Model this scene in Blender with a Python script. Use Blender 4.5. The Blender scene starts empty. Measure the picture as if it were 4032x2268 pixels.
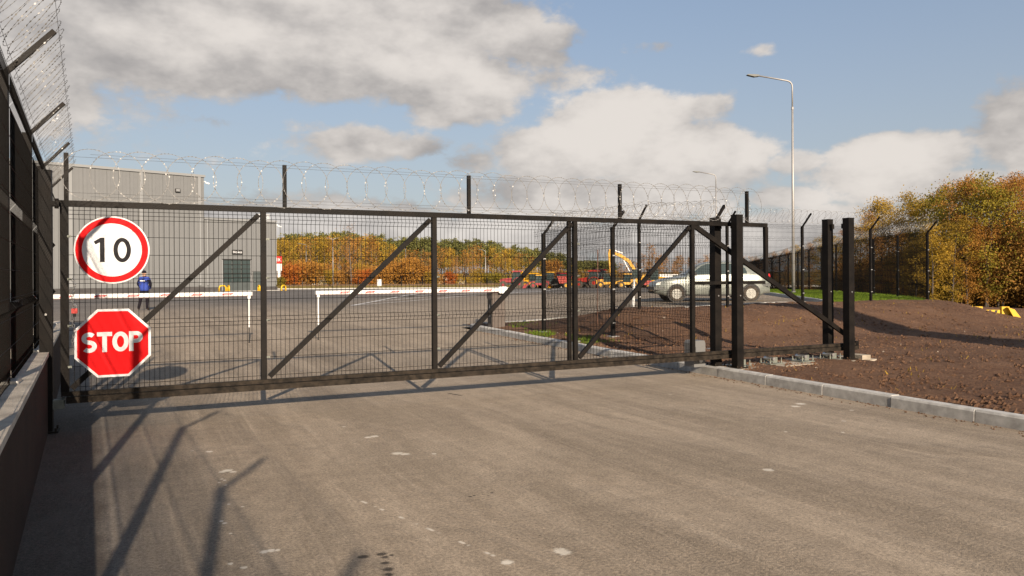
import bpy, bmesh, math, random
import numpy as np
from mathutils import Vector, Matrix, noise

R = math.radians
scene = bpy.context.scene
COL = scene.collection
random.seed(7)
RNG = np.random.default_rng(11)

# ------------------------------------------------------------------ camera
YAW = R(26.0)                       # the gate runs along X, the driveway along Y; the lens looks 26 degrees right of it
cd = bpy.data.cameras.new('camera')
cam = bpy.data.objects.new('camera', cd)
COL.objects.link(cam)
cd.sensor_width = 36.0
cd.lens = 3000 / 4032 * 36.0
cd.shift_y = -49 / 4032
cd.clip_start = 0.05
cd.clip_end = 6000
cam.matrix_world = Matrix.Translation((0, 0, 1.55)) @ Matrix.Rotation(-YAW, 4, 'Z') @ Matrix.Rotation(R(90), 4, 'X') @ Matrix.Rotation(-0.006, 4, 'Z')
scene.camera = cam

# ------------------------------------------------------------------ light
SUN_EL, SUN_TRAVEL = 22.0, 7.5      # light travels 7.5 degrees to the right of +Y
sd = bpy.data.lights.new('sun', 'SUN')
sd.energy = 4.7
sd.angle = R(0.53)
sd.color = (1.0, 0.84, 0.66)
sun = bpy.data.objects.new('sun', sd)
COL.objects.link(sun)
ldir = Vector((math.sin(R(SUN_TRAVEL)) * math.cos(R(SUN_EL)), math.cos(R(SUN_TRAVEL)) * math.cos(R(SUN_EL)), -math.sin(R(SUN_EL))))
sun.rotation_euler = ldir.to_track_quat('-Z', 'Y').to_euler()
sun.location = (-6, -40, 25)

scene.view_settings.view_transform = 'Standard'
scene.view_settings.look = 'None'
scene.view_settings.exposure = 0.95
scene.view_settings.gamma = 1.0
scene.view_settings.use_curve_mapping = False
scene.cycles.max_bounces = 4
scene.cycles.diffuse_bounces = 2
scene.cycles.glossy_bounces = 2
scene.cycles.sample_clamp_indirect = 4.0
scene.cycles.sample_clamp_direct = 5.0
scene.cycles.transparent_max_bounces = 12
scene.cycles.use_denoising = True

# ------------------------------------------------------------------ sky: clear air plus banks of cumulus at infinity
world = bpy.data.worlds.new('World')
scene.world = world
world.use_nodes = True
wn, wl = world.node_tree.nodes, world.node_tree.links
wn.clear()
def N(tree, t, **kw):
    n = tree.nodes.new(t)
    for k, v in kw.items():
        setattr(n, k, v)
    return n
WT = world.node_tree
def wmath(op, a, b=None, c=None, clamp=False):
    n = N(WT, 'ShaderNodeMath', operation=op, use_clamp=clamp)
    for i, x in enumerate((a, b, c)):
        if x is None: continue
        if isinstance(x, (int, float)): n.inputs[i].default_value = x
        else: wl.new(x, n.inputs[i])
    return n.outputs[0]
def wvec(op, a, b):
    n = N(WT, 'ShaderNodeVectorMath', operation=op)
    for i, x in enumerate((a, b)):
        if isinstance(x, tuple): n.inputs[i].default_value = x
        else: wl.new(x, n.inputs[i])
    return n
def wramp(x, lo, hi, a=0.0, b=1.0):
    n = N(WT, 'ShaderNodeMapRange', interpolation_type='SMOOTHSTEP')
    wl.new(x, n.inputs[0])
    for i, v in enumerate((lo, hi, a, b)): n.inputs[i + 1].default_value = v
    return n.outputs[0]
def wnoise(vec, scale, detail, rough, off=(0, 0, 0), sq=(1, 1, 1), dist=0.0):
    v = wvec('MULTIPLY', wvec('ADD', vec, off).outputs[0], sq).outputs[0]
    n = N(WT, 'ShaderNodeTexNoise')
    wl.new(v, n.inputs['Vector'])
    n.inputs['Scale'].default_value = scale
    n.inputs['Detail'].default_value = detail
    n.inputs['Roughness'].default_value = rough
    n.inputs['Distortion'].default_value = dist
    return n.outputs[0]
def wmix(fac, a, b):
    n = N(WT, 'ShaderNodeMix', data_type='RGBA')
    if isinstance(fac, float): n.inputs[0].default_value = fac
    else: wl.new(fac, n.inputs[0])
    for i, x in ((6, a), (7, b)):
        if isinstance(x, tuple): n.inputs[i].default_value = x
        else: wl.new(x, n.inputs[i])
    return n.outputs[2]
sky = N(WT, 'ShaderNodeTexSky', sky_type='NISHITA')
sky.sun_disc = False
sky.sun_elevation = R(SUN_EL)
sky.sun_rotation = R(180 + SUN_TRAVEL)
sky.air_density = 1.0
sky.dust_density = 1.6
sky.ozone_density = 1.2
D = N(WT, 'ShaderNodeTexCoord').outputs['Generated']
HOR = lambda x: 1085 - 0.006 * (x - 2016)
def sky_dir(px, py):                # direction of a cloud, from where it is seen
    f = Vector((math.sin(YAW), math.cos(YAW), 0)); r = Vector((math.cos(YAW), -math.sin(YAW), 0))
    return (f + r * ((px - 2016) / 3000) + Vector((0, 0, 1)) * ((HOR(px) - py) / 3000)).normalized()
SQ = (1, 1, 1.9)
fine = wnoise(D, 6.0, 9.0, 0.62, (3.1, 0.4, 0.2), SQ)
fine_up = wnoise(D, 6.0, 5.0, 0.55, (3.1, 0.4, 0.23), SQ)
soft = wnoise(D, 6.0, 5.0, 0.55, (3.1, 0.4, 0.2), SQ)
billow = wnoise(D, 24.0, 7.0, 0.60, (0.3, 1.1, 0.6), (1, 1, 1.5))
patch = wnoise(D, 3.6, 5.0, 0.55, (1.7, 5.4, 0.9), (1, 1, 2.4))
broad = wnoise(D, 1.7, 4.0, 0.5, (0.7, 2.3, 0.0), SQ)
# (px, py, half width, half height, weight, brightness)
CLOUDS = [
    (500, 40, 0.30, 0.085, 1.3, 0.42), (1000, 20, 0.32, 0.085, 1.35, 0.55), (1550, 70, 0.26, 0.085, 1.3, 0.60), (400, 215, 0.20, 0.050, 1.05, 0.30), (-300, 150, 0.3, 0.12, 1.2, 0.45),
    (880, 260, 0.24, 0.048, 1.1, 0.36), (1250, 300, 0.20, 0.045, 1.0, 0.48), (1900, 40, 0.13, 0.060, 0.85, 0.60), (1750, 300, 0.18, 0.058, 1.05, 0.60), (2080, 190, 0.13, 0.055, 0.85, 0.70), (2230, 300, 0.11, 0.030, 0.72, 0.65), (1800, 420, 0.12, 0.035, 0.70, 0.6),
    (2430, 545, 0.125, 0.075, 1.5, 1.25), (2200, 620, 0.11, 0.055, 1.15, 0.95), (2680, 640, 0.14, 0.065, 1.25, 1.15), (2480, 770, 0.20, 0.055, 1.1, 0.55), (2080, 770, 0.16, 0.05, 0.9, 0.40), (2720, 430, 0.11, 0.030, 0.65, 0.65),
    (3560, 610, 0.12, 0.040, 1.2, 1.2), (3440, 670, 0.10, 0.032, 1.0, 0.9), (4020, 540, 0.085, 0.070, 1.0, 0.75), (3800, 720, 0.16, 0.032, 0.85, 0.5), (3150, 640, 0.08, 0.022, 0.7, 0.45),
    (1370, 560, 0.11, 0.032, 0.8, 0.1), (1220, 500, 0.07, 0.018, 0.62, 0.8), (1860, 640, 0.07, 0.030, 0.7, 0.75), (1650, 580, 0.07, 0.022, 0.6, 0.2), (900, 480, 0.06, 0.016, 0.45, 0.3),
    (2550, 185, 0.09, 0.018, 0.58, 0.6), (3010, 195, 0.03, 0.013, 0.5, 0.6), (1400, 890, 0.28, 0.050, 1.05, 0.65), (2400, 950, 0.42, 0.050, 0.95, 0.40), (3100, 900, 0.28, 0.032, 0.8, 0.5), (900, 870, 0.22, 0.040, 0.9, 0.55), (3050, 780, 0.08, 0.022, 0.65, 0.7),
]
cover = None; bright = None
for (px, py, a, b, w, br) in CLOUDS:
    c = sky_dir(px, py)
    dv = wvec('MULTIPLY', wvec('SUBTRACT', D, tuple(c)).outputs[0], (1 / a, 1 / a, 1 / b)).outputs[0]
    ln = N(WT, 'ShaderNodeVectorMath', operation='LENGTH'); wl.new(dv, ln.inputs[0])
    g = wramp(ln.outputs['Value'], 0.0, 1.35, w, 0.0)
    cover = g if cover is None else wmath('MAXIMUM', cover, g)
    gb = wmath('MULTIPLY', g, br)
    bright = gb if bright is None else wmath('MAXIMUM', bright, gb)
# the rest of the sky carries the same broken cloud
else_cov = wramp(broad, 0.50, 0.72, 0.0, 0.8)
front = wvec('DOT_PRODUCT', D, tuple(sky_dir(2016, 600))).outputs['Value']
else_cov = wmath('MULTIPLY', else_cov, wramp(front, 0.55, 0.80, 1.0, 0.0))
bright = wmath('MAXIMUM', bright, wmath('MULTIPLY', else_cov, 0.5))
cover = wmath('MAXIMUM', cover, else_cov)
dens = wmath('ADD', wmath('ADD', cover, wmath('MULTIPLY', wmath('SUBTRACT', fine, 0.5), 1.8)), wmath('MULTIPLY', wmath('SUBTRACT', billow, 0.5), 0.75))
alpha = wramp(dens, 0.28, 0.62)
lit = wmath('MULTIPLY', wmath('SUBTRACT', soft, fine_up), 3.0)
mottle = wmath('MULTIPLY', wmath('SUBTRACT', patch, 0.5), 0.9)
edge = wmath('ADD', wmath('MULTIPLY', wmath('SUBTRACT', fine, 0.5), 0.7), wmath('MULTIPLY', wmath('SUBTRACT', billow, 0.5), 0.75))
tone = wmath('ADD', wmath('ADD', wmath('MULTIPLY', bright, 0.72), lit), wmath('ADD', mottle, edge))
tone = wramp(tone, -0.70, 1.20)
CB = 6.0                            # cloud radiance in the sky node's units
grey = tuple(CB * v for v in (0.43, 0.405, 0.395)) + (1,)
white = tuple(CB * v for v in (0.98, 0.91, 0.845)) + (1,)
cloud_col = wmix(tone, grey, white)
# haze band low over the horizon
sep = N(WT, 'ShaderNodeSeparateXYZ'); wl.new(D, sep.inputs[0])
low = wramp(sep.outputs['Z'], 0.0, 0.42, 0.75, 0.50)
air = wmix(wramp(sep.outputs['Z'], 0.0, 0.45), tuple(CB * v for v in (0.56, 0.58, 0.61)) + (1,), tuple(CB * v for v in (0.40, 0.50, 0.68)) + (1,))
clear = wmix(low, sky.outputs[0], air)
final = wmix(wmath('MULTIPLY', alpha, 0.96), clear, cloud_col)
bg = N(WT, 'ShaderNodeBackground')
wl.new(final, bg.inputs['Color'])
bg.inputs['Strength'].default_value = 0.070
world.cycles.sampling_method = 'MANUAL'
world.cycles.sample_map_resolution = 256
wo = N(WT, 'ShaderNodeOutputWorld')
wl.new(bg.outputs[0], wo.inputs['Surface'])

# ------------------------------------------------------------------ helpers
def sm(t):
    t = 0.0 if t < 0 else 1.0 if t > 1 else t
    return t * t * (3 - 2 * t)
def depth(x, y): return x * math.sin(YAW) + y * math.cos(YAW)
def lateral(x, y): return x * math.cos(YAW) - y * math.sin(YAW)
def from_dl(d, l): return (d * math.sin(YAW) + l * math.cos(YAW), d * math.cos(YAW) - l * math.sin(YAW))
def ray(px, d): return from_dl(d, (px - 2016) / 3000 * d)

def yard_z(x, y):
    dd = depth(x, y)
    a = 0.10 * sm((y - 10) / 12)
    r = 0.46 * sm((x - 8) / 11) * (1 - sm((dd - 35) / 40)) * sm((y - 12) / 7)
    return a + r - 0.38 * sm((dd - 70) / 45)
def kerb_x(y): return 7.65 + 0.022 * y
def soil_z(x, y):
    base = 0.115 + 0.10 * sm((y - 10) / 12)
    bump = 0.47 * sm((y - 11.7) / 3.8) * (0.3 + 0.7 * sm((x - 8) / 4.5))
    bump *= sm((x - kerb_x(y) - 0.15) / 1.6)
    if y > 17: bump += (yard_z(x, y) + 0.10 - base - bump) * sm((y - 17) / (2.4 if x < 13 else 1.0))
    fall = 1 - sm((x - 21.8 - (y - 14) * 0.75) / 4.0)
    z = base + bump * fall - 0.55 * (1 - fall) * sm((y - 8) / 4)
    n = noise.noise(Vector((x * 0.45, y * 0.45, 1.3))) * 0.05 * sm((x - kerb_x(y)) / 1.0)
    return z + n
def verge_z(x, y):
    s_ = (x - 20.4) * 0.818 - (y - 18.1) * 0.575           # distance from the yard kerb; the long fence stands at 3.7
    return yard_z(x, y) + 0.09 - 1.0 * sm((s_ - 4.0) / 2.6)
def far_z(d): return -0.30 + 2.6 * sm((d - 150) / 110)

class MB:
    def __init__(s): s.v, s.f, s.m = [], [], []
    def add(s, vs, fs, m=0):
        o = len(s.v)
        s.v += [tuple(v) for v in vs]
        s.f += [tuple(i + o for i in f) for f in fs]
        s.m += [m] * len(fs)
        return s
    def box(s, c, size, m=0, rot=None):
        c = Vector(c); hx, hy, hz = (k / 2 for k in size)
        vs = [Vector((x, y, z)) for x in (-hx, hx) for y in (-hy, hy) for z in (-hz, hz)]
        if rot is not None: vs = [rot @ v for v in vs]
        return s.add([v + c for v in vs], [(0, 1, 3, 2), (4, 6, 7, 5), (0, 4, 5, 1), (2, 3, 7, 6), (0, 2, 6, 4), (1, 5, 7, 3)], m)
    def bar(s, a, b, w, h, m=0, up=(0, 0, 1)):
        a, b = Vector(a), Vector(b); d = b - a; L = d.length; d.normalize()
        side = d.cross(Vector(up))
        if side.length < 1e-4: side = Vector((1, 0, 0))
        side.normalize(); u = side.cross(d)
        rot = Matrix((d, side, u)).transposed()
        return s.box((a + b) / 2, (L, w, h), m, rot)
    def tube(s, pts, r, n=6, m=0, caps=True):
        pts = [Vector(p) for p in pts]; rs = r if isinstance(r, (list, tuple)) else [r] * len(pts)
        vs, fs = [], []
        prev = None
        for i, p in enumerate(pts):
            t = (pts[min(i + 1, len(pts) - 1)] - pts[max(i - 1, 0)]).normalized()
            if prev is None:
                ref = Vector((0, 0, 1)) if abs(t.z) < 0.9 else Vector((1, 0, 0))
                u = t.cross(ref).normalized()
            else:
                u = (prev - t * prev.dot(t)).normalized()
            prev = u; w = t.cross(u)
            for k in range(n):
                a = 2 * math.pi * k / n
                vs.append(p + (u * math.cos(a) + w * math.sin(a)) * rs[i])
        for i in range(len(pts) - 1):
            for k in range(n):
                fs.append((i * n + k, i * n + (k + 1) % n, (i + 1) * n + (k + 1) % n, (i + 1) * n + k))
        if caps:
            fs.append(tuple(range(n - 1, -1, -1))); fs.append(tuple((len(pts) - 1) * n + k for k in range(n)))
        return s.add(vs, fs, m)
    def cyl(s, a, b, r0, r1=None, n=16, m=0): return s.tube([a, b], [r0, r0 if r1 is None else r1], n, m)
    def prism(s, poly, y0, y1, m=0, axis='y'):
        n = len(poly)
        P = {'y': lambda p, t: (p[0], t, p[1]), 'x': lambda p, t: (t, p[0], p[1]), 'z': lambda p, t: (p[0], p[1], t)}[axis]
        vs = [P(p, y0) for p in poly] + [P(p, y1) for p in poly]
        fs = [tuple(range(n)), tuple(range(2 * n - 1, n - 1, -1))] + [(i, i + n, (i + 1) % n + n, (i + 1) % n) for i in range(n)]
        return s.add(vs, fs, m)
    def ring(s, c, ax, r0, r1, h, n=24, m=0):           # washer / tyre wall: radii r0 (inner) r1 (outer), along axis ax
        c = Vector(c); ax = Vector(ax).normalized()
        u = ax.cross(Vector((0, 0, 1)));  u = u.normalized() if u.length > 1e-3 else Vector((1, 0, 0)); w = ax.cross(u)
        vs, fs = [], []
        for k in range(n):
            a = 2 * math.pi * k / n; d = u * math.cos(a) + w * math.sin(a)
            vs += [c + d * r0 - ax * h / 2, c + d * r1 - ax * h / 2, c + d * r1 + ax * h / 2, c + d * r0 + ax * h / 2]
        for k in range(n):
            a, b = 4 * k, 4 * ((k + 1) % n)
            for j in range(4): fs.append((a + j, a + (j + 1) % 4, b + (j + 1) % 4, b + j))
        return s.add(vs, fs, m)
    def mesh(s, name, mats, smooth=False, fix=True):
        me = bpy.data.meshes.new(name)
        me.from_pydata(s.v, [], s.f)
        for mt in (mats if isinstance(mats, (list, tuple)) else [mats]): me.materials.append(mt)
        me.polygons.foreach_set('material_index', s.m)
        if smooth: me.polygons.foreach_set('use_smooth', [True] * len(s.f))
        if fix:
            bm = bmesh.new(); bm.from_mesh(me); bmesh.ops.recalc_face_normals(bm, faces=bm.faces); bm.to_mesh(me); bm.free()
        me.update()
        return me
    def build(s, name, mats, parent=None, smooth=False, loc=(0, 0, 0), rot=(0, 0, 0), fix=True):
        return link(name, s.mesh(name, mats, smooth, fix), parent, loc, rot)

def link(name, me, parent=None, loc=(0, 0, 0), rot=(0, 0, 0), scale=(1, 1, 1)):
    o = bpy.data.objects.new(name, me)
    COL.objects.link(o)
    o.parent = parent
    o.location, o.rotation_euler, o.scale = loc, rot, scale
    return o
def tag(o, label, cat, group=None, kind=None):
    o['label'] = label; o['category'] = cat
    if group: o['group'] = group
    if kind: o['kind'] = kind
    return o
def thing(name, label, cat, loc=(0, 0, 0), rz=0.0, group=None):
    return tag(link(name, None, None, loc, (0, 0, rz)), label, cat, group)
def struct(o):
    o['kind'] = 'structure'; return o
def copy_tree(o, parent=None, loc=None, rz=None, scale=None):
    c = o.copy(); COL.objects.link(c); c.parent = parent
    if loc is not None: c.location = loc
    if rz is not None: c.rotation_euler = (0, 0, rz)
    if scale is not None: c.scale = scale
    for ch in list(o.children): copy_tree(ch, c)
    return c
def quads(name, V, mat_, fine_per=4):
    n = len(V) // fine_per
    me = bpy.data.meshes.new(name)
    me.vertices.add(len(V)); me.vertices.foreach_set('co', np.asarray(V, dtype=np.float32).ravel())
    me.loops.add(len(V)); me.loops.foreach_set('vertex_index', np.arange(len(V), dtype=np.int32))
    me.polygons.add(n)
    me.polygons.foreach_set('loop_start', np.arange(0, len(V), fine_per, dtype=np.int32))
    me.polygons.foreach_set('loop_total', np.full(n, fine_per, dtype=np.int32))
    me.materials.append(mat_)
    me.update(calc_edges=True)
    return me
def sheet(name, poly, zf, steps, mat_, off=0.0):
    bm = bmesh.new()
    f = bm.faces.new([bm.verts.new((p[0], p[1], 0)) for p in poly])
    xs = [p[0] for p in poly]; ys = [p[1] for p in poly]
    for ax, cuts in ((0, steps[0]), (1, steps[1])):
        lo, hi = (min(xs), max(xs)) if ax == 0 else (min(ys), max(ys))
        for c in cuts:
            if lo < c < hi:
                no = (1, 0, 0) if ax == 0 else (0, 1, 0); co = (c, 0, 0) if ax == 0 else (0, c, 0)
                bmesh.ops.bisect_plane(bm, geom=bm.verts[:] + bm.edges[:] + bm.faces[:], plane_co=co, plane_no=no)
    for v in bm.verts: v.co.z = zf(v.co.x, v.co.y) + off
    bmesh.ops.recalc_face_normals(bm, faces=bm.faces)
    me = bpy.data.meshes.new(name); bm.to_mesh(me); bm.free()
    if sum(p.normal.z for p in me.polygons) < 0: me.flip_normals()
    me.polygons.foreach_set('use_smooth', [True] * len(me.polygons))
    me.materials.append(mat_)
    return link(name, me)
def rng_steps(a, b, s):
    out = []; c = a
    while c <= b: out.append(c); c += s
    return out
def text_mesh(body, size, mat_, bold=0.0, ext=0.0, sx=1.0, spacing=1.0):
    cu = bpy.data.curves.new('lettering', 'FONT')
    cu.body = body; cu.size = size; cu.align_x = 'CENTER'; cu.align_y = 'CENTER'
    cu.offset = bold; cu.extrude = ext; cu.space_character = spacing; cu.resolution_u = 6
    o = bpy.data.objects.new('lettering', cu); COL.objects.link(o)
    dg = bpy.context.evaluated_depsgraph_get(); dg.update()
    me = bpy.data.meshes.new_from_object(o.evaluated_get(dg))
    bpy.data.objects.remove(o); bpy.data.curves.remove(cu)
    me.materials.clear(); me.materials.append(mat_)
    xs = [v.co.x for v in me.vertices]; ys = [v.co.y for v in me.vertices]
    cx, cy = (min(xs) + max(xs)) / 2, (min(ys) + max(ys)) / 2
    for v in me.vertices: v.co.x = (v.co.x - cx) * sx; v.co.y -= cy
    return me

# ------------------------------------------------------------------ materials
def mat(name, color, rough=0.6, metal=0.0, var=0.0, scale=8.0, bump=0.0, bscale=60.0, color2=None, spec=0.5, detail=4.0, coat=0.0):
    m = bpy.data.materials.new(name); m.use_nodes = True
    t = m.node_tree; b = t.nodes['Principled BSDF']
    b.inputs['Roughness'].default_value = rough; b.inputs['Metallic'].default_value = metal
    b.inputs['Specular IOR Level'].default_value = spec
    b.inputs['Coat Weight'].default_value = coat
    b.inputs['Base Color'].default_value = (*color, 1)
    if var > 0 or color2:
        tc = N(t, 'ShaderNodeTexCoord'); nz = N(t, 'ShaderNodeTexNoise')
        nz.inputs['Scale'].default_value = scale; nz.inputs['Detail'].default_value = detail; nz.inputs['Roughness'].default_value = 0.6
        t.links.new(tc.outputs['Object'], nz.inputs['Vector'])
        rp = N(t, 'ShaderNodeMapRange'); rp.inputs[1].default_value = 0.32; rp.inputs[2].default_value = 0.68
        t.links.new(nz.outputs[0], rp.inputs[0])
        mx = N(t, 'ShaderNodeMix', data_type='RGBA')
        t.links.new(rp.outputs[0], mx.inputs[0])
        c2 = color2 or tuple(min(1, c * (1 + var)) for c in color)
        c1 = color if color2 else tuple(c * (1 - var) for c in color)
        mx.inputs[6].default_value = (*c1, 1); mx.inputs[7].default_value = (*c2, 1)
        t.links.new(mx.outputs[2], b.inputs['Base Color'])
        rr = N(t, 'ShaderNodeMapRange'); rr.inputs[3].default_value = max(0.05, rough - 0.12); rr.inputs[4].default_value = min(1, rough + 0.12)
        t.links.new(nz.outputs[0], rr.inputs[0]); t.links.new(rr.outputs[0], b.inputs['Roughness'])
    if bump > 0:
        tc = N(t, 'ShaderNodeTexCoord'); nb = N(t, 'ShaderNodeTexNoise'); nb.inputs['Scale'].default_value = bscale; nb.inputs['Detail'].default_value = 5
        t.links.new(tc.outputs['Object'], nb.inputs['Vector'])
        bp = N(t, 'ShaderNodeBump'); bp.inputs['Strength'].default_value = bump; bp.inputs['Distance'].default_value = 0.02
        t.links.new(nb.outputs[0], bp.inputs['Height']); t.links.new(bp.outputs[0], b.inputs['Normal'])
    return m
def leaf_mat(name, c1, c2, scale=0.7, trans=0.35):
    m = bpy.data.materials.new(name); m.use_nodes = True
    t = m.node_tree; t.nodes.clear()
    geo = N(t, 'ShaderNodeNewGeometry'); oi = N(t, 'ShaderNodeObjectInfo')
    nz = N(t, 'ShaderNodeTexNoise'); nz.inputs['Scale'].default_value = scale; nz.inputs['Detail'].default_value = 5; nz.inputs['Roughness'].default_value = 0.7
    t.links.new(geo.outputs['Position'], nz.inputs['Vector'])
    ad = N(t, 'ShaderNodeMath', operation='MULTIPLY_ADD'); ad.inputs[1].default_value = 0.5; t.links.new(oi.outputs['Random'], ad.inputs[0])
    mr = N(t, 'ShaderNodeMapRange'); mr.inputs[1].default_value = 0.3; mr.inputs[2].default_value = 0.7; mr.inputs[3].default_value = -0.25; mr.inputs[4].default_value = 0.75
    t.links.new(nz.outputs[0], mr.inputs[0]); t.links.new(mr.outputs[0], ad.inputs[2]); ad.use_clamp = True
    isl = N(t, 'ShaderNodeMath', operation='MULTIPLY_ADD', use_clamp=True); isl.inputs[1].default_value = 0.5; isl.inputs[2].default_value = -0.25
    t.links.new(geo.outputs['Random Per Island'], isl.inputs[0])
    a2 = N(t, 'ShaderNodeMath', operation='ADD', use_clamp=True); t.links.new(ad.outputs[0], a2.inputs[0]); t.links.new(isl.outputs[0], a2.inputs[1])
    mx = N(t, 'ShaderNodeMix', data_type='RGBA'); t.links.new(a2.outputs[0], mx.inputs[0])
    mx.inputs[6].default_value = (*c1, 1); mx.inputs[7].default_value = (*c2, 1)
    df = N(t, 'ShaderNodeBsdfDiffuse'); tr = N(t, 'ShaderNodeBsdfTranslucent')
    t.links.new(mx.outputs[2], df.inputs[0]); t.links.new(mx.outputs[2], tr.inputs[0])
    ms = N(t, 'ShaderNodeMixShader'); ms.inputs[0].default_value = trans
    t.links.new(df.outputs[0], ms.inputs[1]); t.links.new(tr.outputs[0], ms.inputs[2])
    ou = N(t, 'ShaderNodeOutputMaterial'); t.links.new(ms.outputs[0], ou.inputs[0])
    return m

STEEL = mat('dark painted steel', (0.0045, 0.004, 0.0038), 0.55, 0.0, spec=0.12, color2=(0.012, 0.0095, 0.0078), scale=5.0, bump=0.15, bscale=90)
DUSTY = mat('dusty dark steel', (0.007, 0.006, 0.005), 0.7, 0.0, spec=0.1, color2=(0.036, 0.028, 0.021), scale=14.0, detail=7, bump=0.3, bscale=70)
WIRE = mat('black coated wire', (0.0035, 0.003, 0.0027), 0.6, spec=0.08)
GALV = mat('galvanised steel', (0.52, 0.51, 0.49), 0.38, 0.85, var=0.15, scale=6)
RAZOR = mat('galvanised razor wire core', (0.15, 0.145, 0.14), 0.55, 0.2)
BARB = mat('galvanised razor barb', (0.30, 0.295, 0.285), 0.5, 0.45)
LAMPGREY = mat('galvanised lamp pole', (0.30, 0.29, 0.28), 0.5, 0.35, var=0.10, scale=3)
BRACKET = mat('zinc roller bracket', (0.16, 0.17, 0.145), 0.55, 0.3, var=0.2, scale=18)
CONC = mat('kerb concrete', (0.28, 0.272, 0.255), 0.9, 0.0, color2=(0.47, 0.46, 0.435), scale=9, detail=9, bump=0.35, bscale=120)
CONC2 = mat('wall cap concrete', (0.30, 0.265, 0.22), 0.92, 0.0, color2=(0.54, 0.48, 0.40), scale=5, detail=9, bump=0.5, bscale=70)
FOOT = mat('footing concrete', (0.22, 0.185, 0.14), 0.92, 0.0, color2=(0.36, 0.31, 0.245), scale=6, detail=8, bump=0.6, bscale=30)
WALLP = mat('brown painted wall', (0.026, 0.016, 0.012), 0.9, 0.0, spec=0.15, color2=(0.046, 0.029, 0.022), scale=3, detail=8, bump=0.3, bscale=60)
CLAD = mat('grey cladding', (0.138, 0.141, 0.143), 0.55, 0.0, var=0.05, scale=0.6)
CLADJ = mat('pale joint strip', (0.20, 0.205, 0.208), 0.5)
DARKBASE = mat('dark plinth', (0.045, 0.042, 0.042), 0.8, var=0.3, scale=2)
WHITE = mat('white paint', (0.62, 0.62, 0.61), 0.5, var=0.04, scale=6)
SIGNW = mat('white sign sheeting', (0.60, 0.60, 0.61), 0.6, spec=0.2)
SIGNR = mat('red sign sheeting', (0.60, 0.004, 0.006), 0.6, spec=0.12)
SIGNK = mat('black sign print', (0.006, 0.005, 0.007), 0.55, spec=0.15)
RED = mat('red paint', (0.45, 0.022, 0.015), 0.45)
TRED = mat('tractor red', (0.20, 0.006, 0.011), 0.4, var=0.2, scale=2)
ORED = mat('orange red implement', (0.30, 0.020, 0.010), 0.45, var=0.2, scale=2)
YEL = mat('machine yellow', (0.58, 0.30, 0.012), 0.45, var=0.15, scale=2)
HOOP = mat('hoop yellow', (0.60, 0.36, 0.008), 0.45)
BLK = mat('matt black', (0.014, 0.013, 0.012), 0.6)
TYRE = mat('tyre rubber', (0.028, 0.024, 0.020), 0.85, color2=(0.085, 0.066, 0.048), scale=7)
GLASS = mat('dark window glass', (0.035, 0.050, 0.050), 0.08, 0.0, spec=0.7)
CARP = mat('pale silver green paint', (0.235, 0.252, 0.228), 0.36, 0.2, var=0.05, scale=2, coat=0.4)
CARPL = mat('grey bumper plastic', (0.10, 0.105, 0.10), 0.6)
ALLOY = mat('wheel cover', (0.30, 0.295, 0.27), 0.5, 0.4, var=0.15, scale=15)
LAMPR = mat('tail lamp red', (0.55, 0.010, 0.020), 0.2)
LAMPC = mat('clear lamp', (0.70, 0.70, 0.66), 0.12)
JACKET = mat('blue jacket cloth', (0.020, 0.045, 0.26), 0.85, var=0.25, scale=9)
NAVY = mat('dark navy cloth', (0.010, 0.010, 0.017), 0.95, spec=0.1, var=0.3, scale=9)
TROUS = mat('dark trousers', (0.012, 0.010, 0.014), 0.95, spec=0.1, var=0.3, scale=9)
SKIN = mat('skin', (0.42, 0.24, 0.16), 0.6)
SHOE = mat('shoe leather', (0.05, 0.03, 0.022), 0.6)
CABINET = mat('barrier cabinet grey brown', (0.085, 0.068, 0.058), 0.5, var=0.15, scale=6)
DOORG = mat('door green grey', (0.050, 0.060, 0.060), 0.6, var=0.1, scale=2)
BOXG = mat('motor box grey', (0.12, 0.12, 0.12), 0.55)
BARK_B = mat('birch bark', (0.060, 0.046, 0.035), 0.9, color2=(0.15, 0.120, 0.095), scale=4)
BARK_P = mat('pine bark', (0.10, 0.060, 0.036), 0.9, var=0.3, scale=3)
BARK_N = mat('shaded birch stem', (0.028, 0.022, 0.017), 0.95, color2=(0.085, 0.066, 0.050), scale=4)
TWIG = mat('bare twigs', (0.11, 0.078, 0.058), 0.9, var=0.25, scale=1)
L_ORANGE = leaf_mat('orange birch leaf', (0.23, 0.100, 0.028), (0.45, 0.235, 0.052))
L_RUST = leaf_mat('rust leaf', (0.22, 0.110, 0.032), (0.45, 0.225, 0.056))
L_GOLD = leaf_mat('gold green leaf', (0.20, 0.138, 0.026), (0.46, 0.290, 0.044))
L_GREEN = leaf_mat('late green leaf', (0.125, 0.115, 0.022), (0.29, 0.225, 0.036))
L_RED = leaf_mat('scarlet leaf', (0.34, 0.060, 0.022), (0.46, 0.18, 0.040))
L_PINE = leaf_mat('pine needle', (0.060, 0.068, 0.024), (0.185, 0.175, 0.056), trans=0.15)
L_BROWN = leaf_mat('undergrowth leaf', (0.12, 0.080, 0.025), (0.30, 0.165, 0.045))
L_GRASS = leaf_mat('lawn blade', (0.075, 0.130, 0.018), (0.17, 0.235, 0.030), scale=1.5)
L_DRY = leaf_mat('dry verge grass', (0.10, 0.085, 0.030), (0.22, 0.17, 0.060), scale=0.5)

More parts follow.
